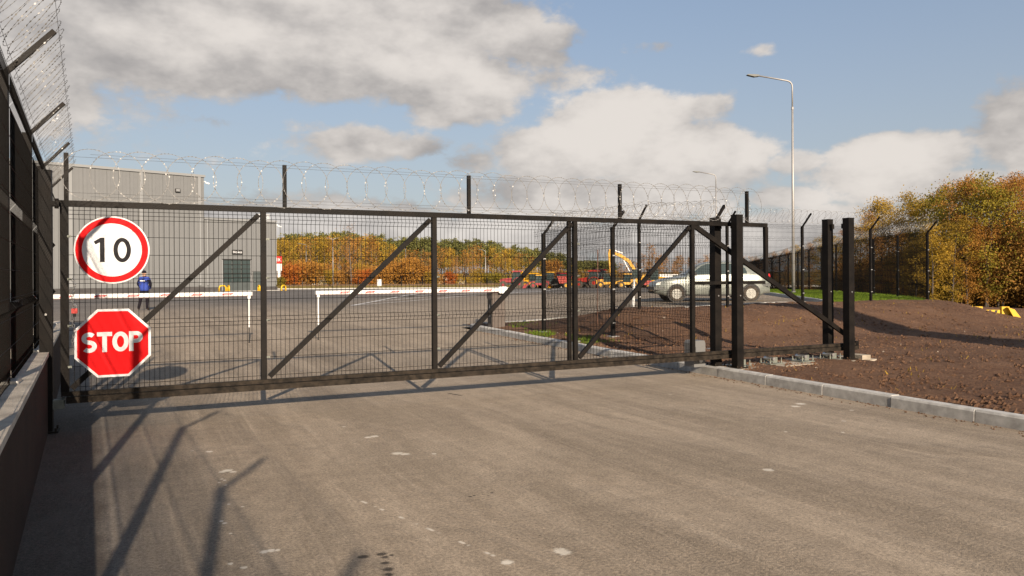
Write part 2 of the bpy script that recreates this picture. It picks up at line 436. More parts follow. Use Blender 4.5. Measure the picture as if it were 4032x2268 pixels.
def _g0(px, py):
    d = 1.55 * 3000 / (py - HOR(px)); return ray(px, d)
SPOTS = [(*_g0(px, py), r_) for (px, py, r_) in ((890, 1853, .05), (870, 1858, .03), (915, 1858, .03), (820, 1778, .035), (868, 1886, .016), (880, 1891, .016), (858, 1900, .014), (884, 1910, .014), (865, 2052, .018), (880, 2060, .02), (895, 1985, .014), (902, 2100, .014), (1035, 2172, .03), (1060, 2168, .03), (1085, 2166, .02), (952, 2235, .022), (900, 2220, .018), (950, 1995, .014), (2200, 2168, .05), (2215, 2175, .05), (1990, 2214, .04), (1470, 1718, .05), (1445, 1722, .04), (1560, 1785, .06), (1590, 1788, .05), (1705, 1787, .025), (1350, 1680, .02), (3150, 1590, .07), (3130, 1600, .06), (3350, 1615, .03), (3020, 1850, .05), (3090, 1700, .02), (3315, 1702, .02))]
OIL = [(*_g0(px, py), r_) for (px, py, r_) in ((1428, 2192, .034), (1412, 2194, .022), (1495, 2182, .036), (1508, 2194, .026), (1535, 2186, .018), (1512, 2217, .030), (1522, 2242, .034), (1524, 2262, .030), (1845, 1955, .016), (1862, 1951, .014), (1918, 1952, .012), (1932, 1940, .014), (1770, 1550, .045), (1790, 1553, .05), (1808, 1556, .04), (2030, 2121, .010), (2120, 2109, .010))]
LINE = (_g0(1377, 1956), _g0(2020, 2222))
def asphalt():
    m = bpy.data.materials.new('dusty asphalt'); m.use_nodes = True
    t = m.node_tree; L = t.links; b = t.nodes['Principled BSDF']
    pos = N(t, 'ShaderNodeNewGeometry').outputs['Position']
    def nz(scale, det, rough=0.6, sq=None, dist=0.0):
        n = N(t, 'ShaderNodeTexNoise'); n.inputs['Scale'].default_value = scale; n.inputs['Detail'].default_value = det; n.inputs['Roughness'].default_value = rough; n.inputs['Distortion'].default_value = dist
        v = pos
        if sq:
            mp = N(t, 'ShaderNodeMapping'); mp.inputs['Scale'].default_value = sq[:3]; mp.inputs['Rotation'].default_value = (0, 0, sq[3]); L.new(pos, mp.inputs[0]); v = mp.outputs[0]
        L.new(v, n.inputs['Vector']); return n.outputs[0]
    def mr(x, a, b_, c=0.0, d=1.0, smooth=True):
        n = N(t, 'ShaderNodeMapRange', interpolation_type='SMOOTHSTEP' if smooth else 'LINEAR'); L.new(x, n.inputs[0])
        for i, v in enumerate((a, b_, c, d)): n.inputs[i + 1].default_value = v
        return n.outputs[0]
    def mix(f, a, b_, mode='MIX'):
        n = N(t, 'ShaderNodeMix', data_type='RGBA', blend_type=mode)
        if isinstance(f, float): n.inputs[0].default_value = f
        else: L.new(f, n.inputs[0])
        for i, x in ((6, a), (7, b_)):
            if isinstance(x, tuple): n.inputs[i].default_value = (*x, 1)
            else: L.new(x, n.inputs[i])
        return n.outputs[2]
    def mth(op, a, b_=None):
        n = N(t, 'ShaderNodeMath', operation=op)
        for i, x in enumerate((a, b_)):
            if x is None: continue
            if isinstance(x, (int, float)): n.inputs[i].default_value = x
            else: L.new(x, n.inputs[i])
        return n.outputs[0]
    sp = N(t, 'ShaderNodeSeparateXYZ'); L.new(pos, sp.inputs[0])
    yy = mth('ADD', sp.outputs['Y'], mth('MULTIPLY', mth('SUBTRACT', nz(0.12, 3), 0.5), 16.0))
    dusty = mr(yy, 24.0, 52.0, 1.0, 0.0)
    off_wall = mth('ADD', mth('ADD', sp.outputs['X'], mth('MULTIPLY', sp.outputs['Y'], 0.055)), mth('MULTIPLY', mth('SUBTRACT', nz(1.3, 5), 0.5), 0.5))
    dusty = mth('MULTIPLY', dusty, mr(off_wall, 0.0, 0.9, 0.25, 1.0))      # darker towards the wall: its shade put into the dust colour
    big = nz(0.45, 5)
    track = nz(1.0, 7, 0.68, (2.2, 0.10, 1, 0.03), 0.5)          # wheel tracks run in with the driveway
    track2 = nz(1.0, 8, 0.75, (12.0, 0.35, 1, -0.13), 0.3)
    cross = nz(1.0, 5, 0.6, (0.22, 1.6, 1, 0.5), 0.4)
    grain = nz(48, 3, 0.7)
    grain2 = nz(190, 2, 0.7)
    yard_c = mix(mr(nz(0.22, 6, 0.6, (0.4, 1.0, 1, -0.45)), 0.35, 0.68), (0.098, 0.088, 0.078), (0.148, 0.133, 0.119))
    dust_c = mix(mr(track, 0.30, 0.70), (0.218, 0.174, 0.127), (0.322, 0.261, 0.194))
    dust_c = mix(mr(track2, 0.52, 0.70, 0.0, 0.6), dust_c, (0.385, 0.318, 0.242))
    dust_c = mix(mr(cross, 0.52, 0.75, 0.0, 0.35), dust_c, (0.195, 0.155, 0.112))
    dust_c = mix(mr(big, 0.35, 0.7, 0.0, 0.35), dust_c, (0.300, 0.240, 0.176))
    col = mix(dusty, yard_c, dust_c)
    g = mth('MULTIPLY', mr(grain, 0.3, 0.72, 0.60, 1.38, False), mr(nz(7.5, 6, 0.7), 0.3, 0.7, 0.84, 1.16, False))
    g2 = mr(grain2, 0.3, 0.72, 0.55, 1.42, False)
    gm = mth('MULTIPLY', g, g2)
    cb = N(t, 'ShaderNodeCombineXYZ'); [L.new(gm, cb.inputs[i]) for i in range(3)]
    col = mix(1.0, col, cb.outputs[0], 'MULTIPLY')
    # pale scuffs, bird-lime spots and chips
    v = N(t, 'ShaderNodeTexVoronoi', feature='F1'); v.inputs['Scale'].default_value = 2.1; v.inputs['Randomness'].default_value = 1.0; L.new(pos, v.inputs['Vector'])
    sel = N(t, 'ShaderNodeSeparateColor'); L.new(v.outputs['Color'], sel.inputs[0])
    rad = mr(sel.outputs[1], 0.0, 1.0, 0.012, 0.062, False)
    near = mth('LESS_THAN', mth('ADD', v.outputs['Distance'], mth('MULTIPLY', mth('SUBTRACT', nz(26, 4), 0.5), 0.06)), rad)
    spot = mth('MULTIPLY', mth('MULTIPLY', near, mth('GREATER_THAN', sel.outputs[0], 0.62)), mth('MULTIPLY', dusty, 0.55))
    col = mix(spot, col, (0.48, 0.44, 0.39))
    sc = mr(nz(1.0, 7, 0.75, (3.2, 13, 1, 0.35), 0.5), 0.665, 0.74, 0.0, 0.5)
    col = mix(mth('MULTIPLY', sc, dusty), col, (0.42, 0.38, 0.33))
    # oil drips
    dark = None
    for (ox, oy, r_) in OIL:
        s_ = N(t, 'ShaderNodeVectorMath', operation='DISTANCE'); cz = N(t, 'ShaderNodeCombineXYZ')
        L.new(sp.outputs['X'], cz.inputs[0]); L.new(sp.outputs['Y'], cz.inputs[1]); L.new(cz.outputs[0], s_.inputs[0]); s_.inputs[1].default_value = (ox, oy, 0)
        k = mr(mth('SUBTRACT', s_.outputs['Value'], mth('MULTIPLY', nz(38, 4), r_ * 1.4)), -0.3 * r_, 0.45 * r_, 0.85, 0.0)
        dark = k if dark is None else mth('MAXIMUM', dark, k)
    col = mix(dark, col, (0.018, 0.014, 0.011))
    # bird lime, chips and a chalky dotted line, each where it lies
    pale = None
    for (ox, oy, r_) in SPOTS:
        s_ = N(t, 'ShaderNodeVectorMath', operation='DISTANCE'); cz = N(t, 'ShaderNodeCombineXYZ')
        L.new(sp.outputs['X'], cz.inputs[0]); L.new(sp.outputs['Y'], cz.inputs[1]); L.new(cz.outputs[0], s_.inputs[0]); s_.inputs[1].default_value = (ox, oy, 0)
        k = mr(mth('SUBTRACT', s_.outputs['Value'], mth('MULTIPLY', nz(45, 4), r_ * 1.5)), -0.3 * r_, 0.35 * r_, 0.8, 0.0)
        pale = k if pale is None else mth('MAXIMUM', pale, k)
    (lx0, ly0), (lx1, ly1) = LINE
    ll = math.hypot(lx1 - lx0, ly1 - ly0); ux, uy = (lx1 - lx0) / ll, (ly1 - ly0) / ll
    dx_, dy_ = mth('SUBTRACT', sp.outputs['X'], lx0), mth('SUBTRACT', sp.outputs['Y'], ly0)
    along = mth('ADD', mth('MULTIPLY', dx_, ux), mth('MULTIPLY', dy_, uy)); side = mth('ABSOLUTE', mth('SUBTRACT', mth('MULTIPLY', dx_, uy), mth('MULTIPLY', dy_, ux)))
    cl = N(t, 'ShaderNodeCombineXYZ'); L.new(along, cl.inputs[0])
    dn = N(t, 'ShaderNodeTexNoise'); dn.inputs['Scale'].default_value = 9.0; dn.inputs['Detail'].default_value = 3; L.new(cl.outputs[0], dn.inputs['Vector'])
    dots = mth('MULTIPLY', mth('MULTIPLY', mr(side, 0.006, 0.016, 0.6, 0.0), mr(dn.outputs[0], 0.50, 0.58)), mth('MULTIPLY', mr(along, 0.0, 0.2), mr(along, ll - 0.2, ll, 1.0, 0.0)))
    col = mix(mth('MAXIMUM', pale, dots), col, (0.62, 0.57, 0.49))
    # the wall's shade painted as a dark strip along its foot
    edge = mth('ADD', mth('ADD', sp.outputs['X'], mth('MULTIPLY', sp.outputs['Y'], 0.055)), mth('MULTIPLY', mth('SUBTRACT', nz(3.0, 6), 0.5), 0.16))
    wall_shade = mth('MULTIPLY', mr(edge, 0.02, 0.14, 1.0, 0.0), mr(sp.outputs['Y'], 9.0, 12.0, 1.0, 0.0))
    col = mix(mth('MULTIPLY', wall_shade, 0.85), col, mix(1.0, (0.064, 0.051, 0.040), cb.outputs[0], 'MULTIPLY'))
    crumbs = mth('MULTIPLY', mth('GREATER_THAN', nz(120, 2, 0.5), 0.70), dusty)
    col = mix(mth('MULTIPLY', crumbs, 0.6), col, (0.40, 0.35, 0.29))
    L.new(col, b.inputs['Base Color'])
    b.inputs['Roughness'].default_value = 0.86
    b.inputs['Specular IOR Level'].default_value = 0.3
    bp = N(t, 'ShaderNodeBump'); bp.inputs['Strength'].default_value = 1.0; bp.inputs['Distance'].default_value = 0.016
    coarse = mr(nz(0.9, 5, 0.65, (1.0, 0.35, 1, 0.2), 0.6), 0.40, 0.62, 0.15, 1.0)
    L.new(mth('MULTIPLY', coarse, mth('ADD', grain, mth('MULTIPLY', grain2, 0.6))), bp.inputs['Height']); L.new(bp.outputs[0], b.inputs['Normal'])
    return m
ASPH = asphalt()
def earth(name, c1, c2, c3):
    m = bpy.data.materials.new(name); m.use_nodes = True
    t = m.node_tree; L = t.links; b = t.nodes['Principled BSDF']
    pos = N(t, 'ShaderNodeNewGeometry').outputs['Position']
    def nz(s, d, r=0.65):
        n = N(t, 'ShaderNodeTexNoise'); n.inputs['Scale'].default_value = s; n.inputs['Detail'].default_value = d; n.inputs['Roughness'].default_value = r; L.new(pos, n.inputs['Vector']); return n.outputs[0]
    def mr(x, a, b_, c=0.0, d=1.0):
        n = N(t, 'ShaderNodeMapRange'); L.new(x, n.inputs[0])
        for i, v in enumerate((a, b_, c, d)): n.inputs[i + 1].default_value = v
        return n.outputs[0]
    def mix(f, a, b_):
        n = N(t, 'ShaderNodeMix', data_type='RGBA'); L.new(f, n.inputs[0])
        for i, x in ((6, a), (7, b_)):
            if isinstance(x, tuple): n.inputs[i].default_value = (*x, 1)
            else: L.new(x, n.inputs[i])
        return n.outputs[2]
    c = mix(mr(nz(0.6, 5), 0.35, 0.65), c1, c2)
    c = mix(mr(nz(9, 6), 0.45, 0.75, 0, 0.8), c, c3)
    c = mix(mr(nz(28, 4), 0.58, 0.72, 0, 0.5), c, tuple(min(1, v * 1.9) for v in c3))
    c = mix(mr(nz(34, 3), 0.30, 0.42, 0.7, 0.0), c, tuple(v * 0.4 for v in c1))
    L.new(c, b.inputs['Base Color']); b.inputs['Roughness'].default_value = 0.95; b.inputs['Specular IOR Level'].default_value = 0.15
    bp = N(t, 'ShaderNodeBump'); bp.inputs['Strength'].default_value = 0.9; bp.inputs['Distance'].default_value = 0.055
    L.new(nz(22, 6, 0.7), bp.inputs['Height']); L.new(bp.outputs[0], b.inputs['Normal'])
    return m
SOIL = earth('turned brown soil', (0.090, 0.047, 0.028), (0.144, 0.081, 0.049), (0.190, 0.113, 0.069))
DRYG = earth('dry rough ground', (0.10, 0.085, 0.040), (0.14, 0.11, 0.05), (0.17, 0.13, 0.065))
LITTER = earth('leaf litter', (0.030, 0.022, 0.012), (0.055, 0.036, 0.016), (0.085, 0.050, 0.022))
LAWN = earth('lawn ground', (0.060, 0.095, 0.016), (0.085, 0.125, 0.020), (0.11, 0.14, 0.03))
PAINT = mat('worn road paint', (0.40, 0.39, 0.38), 0.8, color2=(0.70, 0.68, 0.66), scale=3, detail=8)

# ------------------------------------------------------------------ ground
g = MB(); g.add([(-2500, -2500, -0.75), (2500, -2500, -0.75), (2500, 2500, -0.75), (-2500, 2500, -0.75)], [(0, 1, 2, 3)])
struct(g.build('ground', DRYG))
FD, FN = Vector((0.575, 0.818, 0)), Vector((0.818, -0.575, 0))      # direction of the far fence, and its outer normal
YC = Vector((20.4, 18.1, 0))                                          # where the yard's near and right kerbs meet
def wall_x(y): return -0.35 - 0.055 * y                              # road side face of the left wall
yard_far = [(YC + FD * 88)[:2], from_dl(112, 20), from_dl(112, -40), (-40, 130), (-40, 16.5)]
asph_poly = [(-0.9, -14), (kerb_x(-14), -14), (kerb_x(19.9), 19.9), (13.0, 19.55), (20.4, 18.1)] + [tuple(p) for p in yard_far] + [(-1.6, 16.5)]
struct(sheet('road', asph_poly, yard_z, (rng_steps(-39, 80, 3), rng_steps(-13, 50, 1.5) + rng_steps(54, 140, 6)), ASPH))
soil_poly = [(kerb_x(-14) + 0.10, -14), (40, -14), (46, 8), (40, 20), (25.2, 17.9), (20.3, 17.95), (13.0, 19.38), (kerb_x(19.75) + 0.1, 19.75)]
soil = sheet('soil_bank', soil_poly, soil_z, (rng_steps(7.8, 26, 0.16), rng_steps(0, 20, 0.16)), SOIL)
for v in soil.data.vertices:
    x, y, z = v.co
    w = sm((x - kerb_x(y)) / 0.35)
    p = Vector((x * 5.0, y * 5.0, 0.3))
    v.co.z += w * (0.028 * noise.noise(p) + 0.020 * noise.noise(p * 2.3) + 0.030 * abs(noise.noise(p * 0.37)) + 0.03 * noise.noise(p * 0.21))
struct(soil)
vp = [tuple((YC + FN * 0.06)[:2]), tuple((YC + FD * 95 + FN * 0.06)[:2]), tuple((YC + FD * 95 + FN * 4.1)[:2]), (25.1, 17.75), (24.2, 17.6)]
struct(sheet('lawn', vp, verge_z, (rng_steps(20, 130, 1.5), rng_steps(16, 130, 1.5)), LAWN))
wp = [tuple((YC + FN * 4.1)[:2]), tuple((YC + FD * 95 + FN * 4.1)[:2]), tuple((YC + FD * 95 + FN * 60)[:2]), (90, 20), (41, 12), (27, 14.6)]
struct(sheet('wood_floor', wp, lambda x, y: verge_z(x, y) - 0.012, (rng_steps(20, 130, 1.5), rng_steps(12, 130, 1.5)), LITTER))
far_poly = [from_dl(112.3, -60), from_dl(112.3, 62), from_dl(300, 190), from_dl(300, -160)]
struct(sheet('far_verge', far_poly, lambda x, y: far_z(depth(x, y)) + 0.02, (rng_steps(-160, 300, 12), rng_steps(40, 330, 12)), DRYG))
sr = [(24.5, 8), (26.6, 14.5), (28.4, 18.6), (31.5, 21.5), (60, 16), (60, 4), (40, 2)]
struct(sheet('side_road', sr, lambda x, y: -0.31, (rng_steps(20, 60, 4), rng_steps(0, 40, 4)), ASPH))

# kerb stones, one by one
def kerb_run(name, pts, zf, h, w=0.15, step=1.0, inset=1):
    root = struct(link(name, None))
    i = 0
    for a, b in zip(pts[:-1], pts[1:]):
        a, b = Vector(a), Vector(b); L = (b - a).length; n = max(1, round(L / step))
        for k in range(n):
            p, q = a.lerp(b, k / n), a.lerp(b, (k + 1) / n)
            d = (q - p).normalized(); nn = Vector((d.y, -d.x)) * inset
            gp = 0.006
            jz = random.uniform(-0.005, 0.005); jn = random.uniform(-0.005, 0.005)
            pz, qz = zf(*p), zf(*q)
            p = p + d * gp + nn * jn; q = q - d * gp + nn * jn
            m = MB(); vs = []
            for pt, z0 in ((p, pz), (q, qz)):
                for (o, hz) in ((0.012, -0.12), (0.0, -0.0), (0.004, h - 0.022), (0.022, h), (w, h), (w, -0.12)):
                    e = pt + nn * o; vs.append((e.x, e.y, z0 + hz + jz))
            fs = [tuple(range(6)), tuple(range(11, 5, -1))] + [(j, j + 6, (j + 1) % 6 + 6, (j + 1) % 6) for j in range(6)]
            m.add(vs, fs); m.build('kerb_stone', CONC, root); i += 1
    return root
ks = [(kerb_x(y), y) for y in (-2, 4, 9, 14, 18.9)]
ks += [(kerb_x(18.9) + 0.12, 19.45), (kerb_x(18.9) + 0.55, 19.78), (kerb_x(18.9) + 1.1, 19.82)]
kerb_run('kerb', ks, yard_z, 0.135)
kerb_run('yard_kerb', [(9.2, 19.8), (13.0, 19.5), (20.4, 18.05)], yard_z, 0.12)
kerb_run('fence_side_kerb', [tuple(YC[:2]), tuple((YC + FD * 45)[:2])], yard_z, 0.12)
kerb_run('far_kerb', [from_dl(112, -38), from_dl(112, 50)], yard_z, 0.15, 0.2, 4.0)

# painted bay lines in the yard
def paint_line(a, b, w):
    a, b = Vector(a), Vector(b); d = (b - a).normalized(); n = Vector((-d.y, d.x)) * w / 2
    m = MB(); k = max(2, int((b - a).length / 3)); vs = []; fs = []
    for i in range(k + 1):
        p = a.lerp(b, i / k)
        for q in (p - n, p + n): vs.append((q.x, q.y, yard_z(q.x, q.y) + 0.022 + 0.0002 * depth(q.x, q.y)))
    for i in range(k): fs.append((2 * i, 2 * i + 1, 2 * i + 3, 2 * i + 2))
    m.add(vs, fs); struct(m.build('road_marking', PAINT))
def gp(px, py, z=0.1):
    d = (1.55 - z) * 3000 / (py - HOR(px)); return ray(px, d)
A0, A1, B0, B1 = gp(1386, 1206), gp(1830, 1154, 0.05), gp(1990, 1184, 0.15), gp(2205, 1139, 0.02)
paint_line(A0, A1, 0.22); paint_line(B0, B1, 0.24)
for t_ in (0.0, 0.11, 0.23, 0.36, 0.50, 0.66, 0.83):
    a = Vector(A0).lerp(Vector(A1), t_); bb = Vector(B0).lerp(Vector(B1), t_)
    paint_line(a, bb, 0.20)

# ------------------------------------------------------------------ wire mesh and razor tape
def mesh_panel(length, rows, z0, z1, folds, pitch=0.05, r=0.0026, out=-1, amp=0.035, n=3):
    m = MB(); k = int(round(length / pitch))
    zs = sorted({z0, z1} | {z for f in folds for z in (f - 0.045, f, f + 0.045)})
    zs = [z for z in zs if z0 <= z <= z1]
    for i in range(1, k):
        x = i * length / k
        m.tube([(x, (out * amp if z in folds else 0.0), z) for z in zs], r, n, caps=False)
    for z in rows: m.tube([(0.0, (out * amp if z in folds else 0.0) - 0.004, z), (length, (out * amp if z in folds else 0.0) - 0.004, z)], r, n, caps=False)
    return m.mesh('mesh_panel', WIRE, fix=False)
def razor(length, dia=0.54, pitch=0.255, r=0.0020, barb=0.017, every=0.036, seed=1, jit=0.007):
    rn = random.Random(seed); m = MB(); k = max(2, int(round((length - dia * 0.4) / pitch)))
    for i in range(k + 1):
        cx = (length - dia * 0.5) * i / k + rn.uniform(-jit, jit) * 2; cz = dia / 2 + rn.uniform(-jit, jit); rad = dia / 2 * rn.uniform(0.95, 1.03)
        yo = rn.uniform(-0.012, 0.012); tw = rn.uniform(-0.05, 0.05)
        P = lambda a: Vector((cx + rad * math.cos(a), yo + tw * rad * math.cos(a) + 0.03 * math.sin(a + 1), cz + rad * math.sin(a)))
        m.tube([P(2 * math.pi * j / 26) for j in range(27)], r, 3, caps=False)
        nb = int(2 * math.pi * rad / every); ph = rn.uniform(0, 6.28)
        for j in range(nb):
            a = 2 * math.pi * j / nb + ph; p = P(a); t = (P(a + 0.01) - p).normalized()
            th = rn.uniform(0, 6.28); ref = Vector((0, 1, 0)); u = t.cross(ref).normalized(); w = t.cross(u)
            s_ = (u * math.cos(th) + w * math.sin(th)) * barb * 0.55
            m.add([p - t * barb, p + s_, p + t * barb, p - s_], [(0, 1, 2, 3)], 1)
    for zz in (0.04, dia * 0.9): m.tube([(0, 0, zz), (length, 0, zz)], 0.0016, 3, caps=False)
    return m.mesh('razor_wire', [RAZOR, BARB], fix=False)

# ------------------------------------------------------------------ left wall and its fence
wall = thing('boundary_wall', 'low brown painted wall with pale concrete cap along the left road edge', 'wall')
m = MB()
def wl_pt(y, off=0.0): return (wall_x(y) - off, y)
def strip(mb, y0, y1, o0, o1, z0, z1, mi=0):
    a0, a1 = wl_pt(y0, o0), wl_pt(y0, o1); b0, b1 = wl_pt(y1, o0), wl_pt(y1, o1)
    vs = [(p[0], p[1], z) for p in (a0, a1, b1, b0) for z in (z0, z1)]
    mb.add(vs, [(0, 2, 4, 6), (1, 7, 5, 3), (0, 1, 3, 2), (2, 3, 5, 4), (4, 5, 7, 6), (6, 7, 1, 0)], mi)
strip(m, -9, 15.2, 0.0, 0.34, -0.3, 0.775); m.build('wall_body', WALLP, wall)
for k in range(8):                                                      # cap slabs
    m = MB(); strip(m, -9 + k * 3.025 + 0.006, -9 + (k + 1) * 3.025 - 0.006, -0.012, 0.352, 0.775, 0.812 + random.uniform(-0.004, 0.004)); m.build('cap_slab', CONC2, wall)

ROWS3 = [0.06, 0.26, 0.46, 0.60, 0.80, 1.0, 1.2, 1.34, 1.54, 1.74, 1.94, 2.08, 2.20]
def fence_span(parent, a, b, z0, z1, h, panel, coil, lean, plen):
    a, b = Vector(a), Vector(b); L = (b - a).length; rz = math.atan2(b.y - a.y, b.x - a.x); sl = math.atan2(z1 - z0, L)
    link('mesh_panel', panel, parent, (a.x, a.y, z0), (0, -sl, rz), (L / plen, 1, 1))
    if coil:
        link('razor_wire', coil, parent, (a.x, a.y, z0 + h + 0.03), (lean, -sl, rz), (L / plen, 1, 1))
def fence_post(parent, p, z0, h, leanv, w=0.062, blen=0.50, clips=True, sunk=0.12, plate=False):
    px, py = p
    m = MB(); m.box((0, 0, (h - sunk) / 2), (w, w, h + sunk)); post = m.build('post', STEEL, parent, loc=(px, py, z0))
    m = MB(); lv = Vector(leanv).normalized()
    m.bar((0, 0, h - 0.03), tuple(lv * blen * 0.70 + Vector((0, 0, h + blen * 0.72))), w * (0.46 if w > 0.076 else 0.62), w * (0.46 if w > 0.076 else 0.62)); m.build('bracket', STEEL, post)
    if clips:
        for cz in (0.3, 1.02, 1.74):
            m = MB(); m.box((0, -w / 2 - 0.006, cz), (w * 0.9, 0.016, 0.03)); m.cyl((0.012, -w / 2 - 0.012, cz), (0.012, -w / 2 - 0.03, cz), 0.012, n=6); m.build('clip', GALV, post)
    if plate:
        m = MB(); m.box((0, 0, 0.012), (0.2, 0.2, 0.022)); m.build('base_plate', GALV, post)
    return post
lf = thing('wall_fence', 'tall dark wire fence with razor coils standing on the left wall', 'fence')
FH = 2.20
lpan = mesh_panel(2.6, ROWS3, 0.0, FH, (0.53, 1.27, 2.01), out=-1, r=0.0023)
lys = [-6.6 + 2.6 * k for k in range(9)]
for k, y in enumerate(lys):
    p = (wall_x(y) - 0.17, y)
    fence_post(lf, p, 0.81, FH, (1, 0.05, 0), w=0.078, blen=0.46, clips=False, sunk=0.0, plate=True)
    if k < len(lys) - 1:
        y2 = lys[k + 1]
        fence_span(lf, (p[0] + 0.045, p[1]), (wall_x(y2) - 0.125, y2), 0.81, 0.81, FH, lpan, razor(2.6, dia=0.50, pitch=0.21, seed=40 + k, r=0.0016, barb=0.011), R(42), 2.6)
for zz in (0.10,):
    m = MB(); y0, y1 = lys[0], lys[-1]; m.bar((wall_x(y0) - 0.15, y0, 0.81 + zz), (wall_x(y1) - 0.15, y1, 0.81 + zz), 0.03, 0.05); m.build('rail', STEEL, lf)

# ------------------------------------------------------------------ sliding gate
GY = 9.04
gate = thing('sliding_gate', 'long black cantilever sliding gate with mesh bays, diagonal braces and razor wire', 'gate', (0, GY, 0))
XS = [-0.70, 1.26, 3.32, 5.37, 7.40]
XT, XE = 8.86, 10.85
ZB, ZT = 0.385, 2.285
m = MB(); m.box(((-0.735 + XT) / 2, 0, 2.318), (XT + 0.735 + 0.03, 0.06, 0.062)); m.build('top_rail', STEEL, gate)
m = MB(); m.box(((-0.735 + XE) / 2, 0, 0.362), (XE + 0.735, 0.062, 0.045)); m.build('bottom_rail', DUSTY, gate)
m = MB()                                                                # C-profile carrier under it
x0, x1 = -0.69, XE + 0.03
m.box(((x0 + x1) / 2, 0, 0.327), (x1 - x0, 0.085, 0.008)); m.box(((x0 + x1) / 2, -0.044, 0.298), (x1 - x0, 0.007, 0.062)); m.box(((x0 + x1) / 2, 0.044, 0.298), (x1 - x0, 0.007, 0.062))
m.box(((x0 + x1) / 2, -0.031, 0.271), (x1 - x0, 0.026, 0.006)); m.box(((x0 + x1) / 2, 0.031, 0.271), (x1 - x0, 0.026, 0.006))
m.build('carrier_rail', DUSTY, gate)
for i, x in enumerate(XS):
    m = MB(); w = 0.075 if i == 0 else 0.06
    m.box((x, 0, (ZB + ZT) / 2), (w, 0.058, ZT - ZB)); m.build('upright', STEEL, gate)
m = MB(); m.box((5.37 - 0.085, 0.012, (ZB + ZT) / 2), (0.05, 0.045, ZT - ZB)); m.build('upright', STEEL, gate)
for i in range(4):
    m = MB(); m.bar((XS[i] + 0.06, 0, ZB + 0.03), (XS[i + 1] - 0.05, 0, ZT - 0.03), 0.046, 0.055); m.build('brace', STEEL, gate)
m = MB(); m.bar((7.43, 0, ZT), (XE - 0.02, 0, 0.42), 0.048, 0.07); m.build('tail_brace', STEEL, gate)
tz = 0.42 + (ZT - 0.42) * (XE - XT) / (XE - 7.43)
m = MB(); m.box((XT, 0, (tz + 2.287) / 2), (0.06, 0.056, 2.287 - tz)); m.build('upright', STEEL, gate)
m = MB(); m.box(((7.43 + XT - 0.03) / 2, 0, 1.42), (XT - 0.06 - 7.4, 0.046, 0.05)); m.build('mid_rail', STEEL, gate)
m = MB(); m.box((XE + 0.02, 0, 0.34), (0.07, 0.07, 0.14)); m.build('end_cap', STEEL, gate)
GROWS = [0.43, 0.64, 0.835, 1.015, 1.06, 1.105, 1.30, 1.495, 1.54, 1.585, 1.79, 1.98, 2.16, 2.205, 2.25]
for i in range(4):
    x0, x1 = XS[i] + 0.035, XS[i + 1] - 0.03
    pm = mesh_panel(x1 - x0, GROWS, ZB, ZT, (1.06, 1.54, 2.205), out=-1, r=0.0030, amp=0.03)
    link('mesh_panel', pm, gate, (x0, -0.012, 0))
for x in XS[:4]:
    for z in (0.64, 1.06, 1.54, 1.98):
        m = MB(); m.box((x + 0.045, -0.024, z), (0.035, 0.014, 0.022)); m.cyl((x + 0.045, -0.03, z), (x + 0.045, -0.04, z), 0.007, n=6); m.build('clip', BRACKET, gate)
for x in (-0.68, 1.50, 3.80, 6.12, 8.48):
    m = MB(); m.box((x, 0.004, 2.349 + 0.245), (0.042, 0.042, 0.49)); m.build('wire_post', STEEL, gate)
link('razor_wire', razor(9.25, dia=0.53, pitch=0.245, seed=5, r=0.0026, barb=0.0135), gate, (-0.46, -0.02, 2.355))
for (z, rr) in ((2.43, 0.0018), (2.80, 0.0018)):
    m = MB(); m.tube([(-0.68, -0.026, z), (8.48, -0.026, z)], rr, 3, caps=False); m.build('tension_wire', RAZOR, gate)
m = MB(); m.cyl((-0.70, 0.0, 0.30), (-0.76, 0.0, 0.30), 0.03, n=12); m.build('end_roller', BRACKET, gate)

# signs on the gate
def disc(mb, r, y0, y1, n=64, mi=0): mb.prism([(r * math.cos(2 * math.pi * k / n), r * math.sin(2 * math.pi * k / n)) for k in range(n)], y0, y1, mi)
sg = thing('speed_limit_sign', 'round white speed sign with red ring and black 10 on the gate', 'road sign', (-0.262, GY - 0.048, 1.843))
m = MB(); disc(m, 0.352, 0.0, 0.004); m.build('plate', SIGNW, sg)
m = MB(); m.ring((0, -0.0015, 0), (0, 1, 0), 0.278, 0.338, 0.002, 72); m.build('red_ring', SIGNR, sg)
def stroke(pts, w, mat_, parent, name, y, closed=False):
    n = len(pts); m = MB(); vs = []
    for i, p in enumerate(pts):
        a = Vector(pts[(i - 1) % n] if closed or i else pts[0]); b = Vector(pts[(i + 1) % n] if closed or i < n - 1 else pts[-1])
        t = (b - a).normalized(); nn = Vector((-t.y, t.x)) * w / 2
        vs += [(p[0] - nn.x, y, p[1] - nn.y), (p[0] + nn.x, y, p[1] + nn.y)]
    fs = [(2 * i, 2 * i + 1, (2 * i + 3) % (2 * n), (2 * i + 2) % (2 * n)) for i in range(n if closed else n - 1)]
    m.add(vs, fs); return m.build(name, mat_, parent)
def arc(cx, cy, rx, ry, a0, a1, n=18): return [(cx + rx * math.cos(R(a0 + (a1 - a0) * k / n)), cy + ry * math.sin(R(a0 + (a1 - a0) * k / n))) for k in range(n + 1)]
m = MB(); m.add([(x_, -0.0028, z_) for x_, z_ in ((-0.115, -0.127), (-0.071, -0.127), (-0.071, 0.127), (-0.108, 0.127), (-0.172, 0.085), (-0.155, 0.055), (-0.115, 0.078))], [(0, 1, 2, 6), (2, 3, 4, 5, 6)]); m.build('numeral', SIGNK, sg)
stroke(arc(0.092, 0.0, 0.062, 0.108, 0, 360, 40)[:-1], 0.041, SIGNK, sg, 'numeral', -0.0028, True)
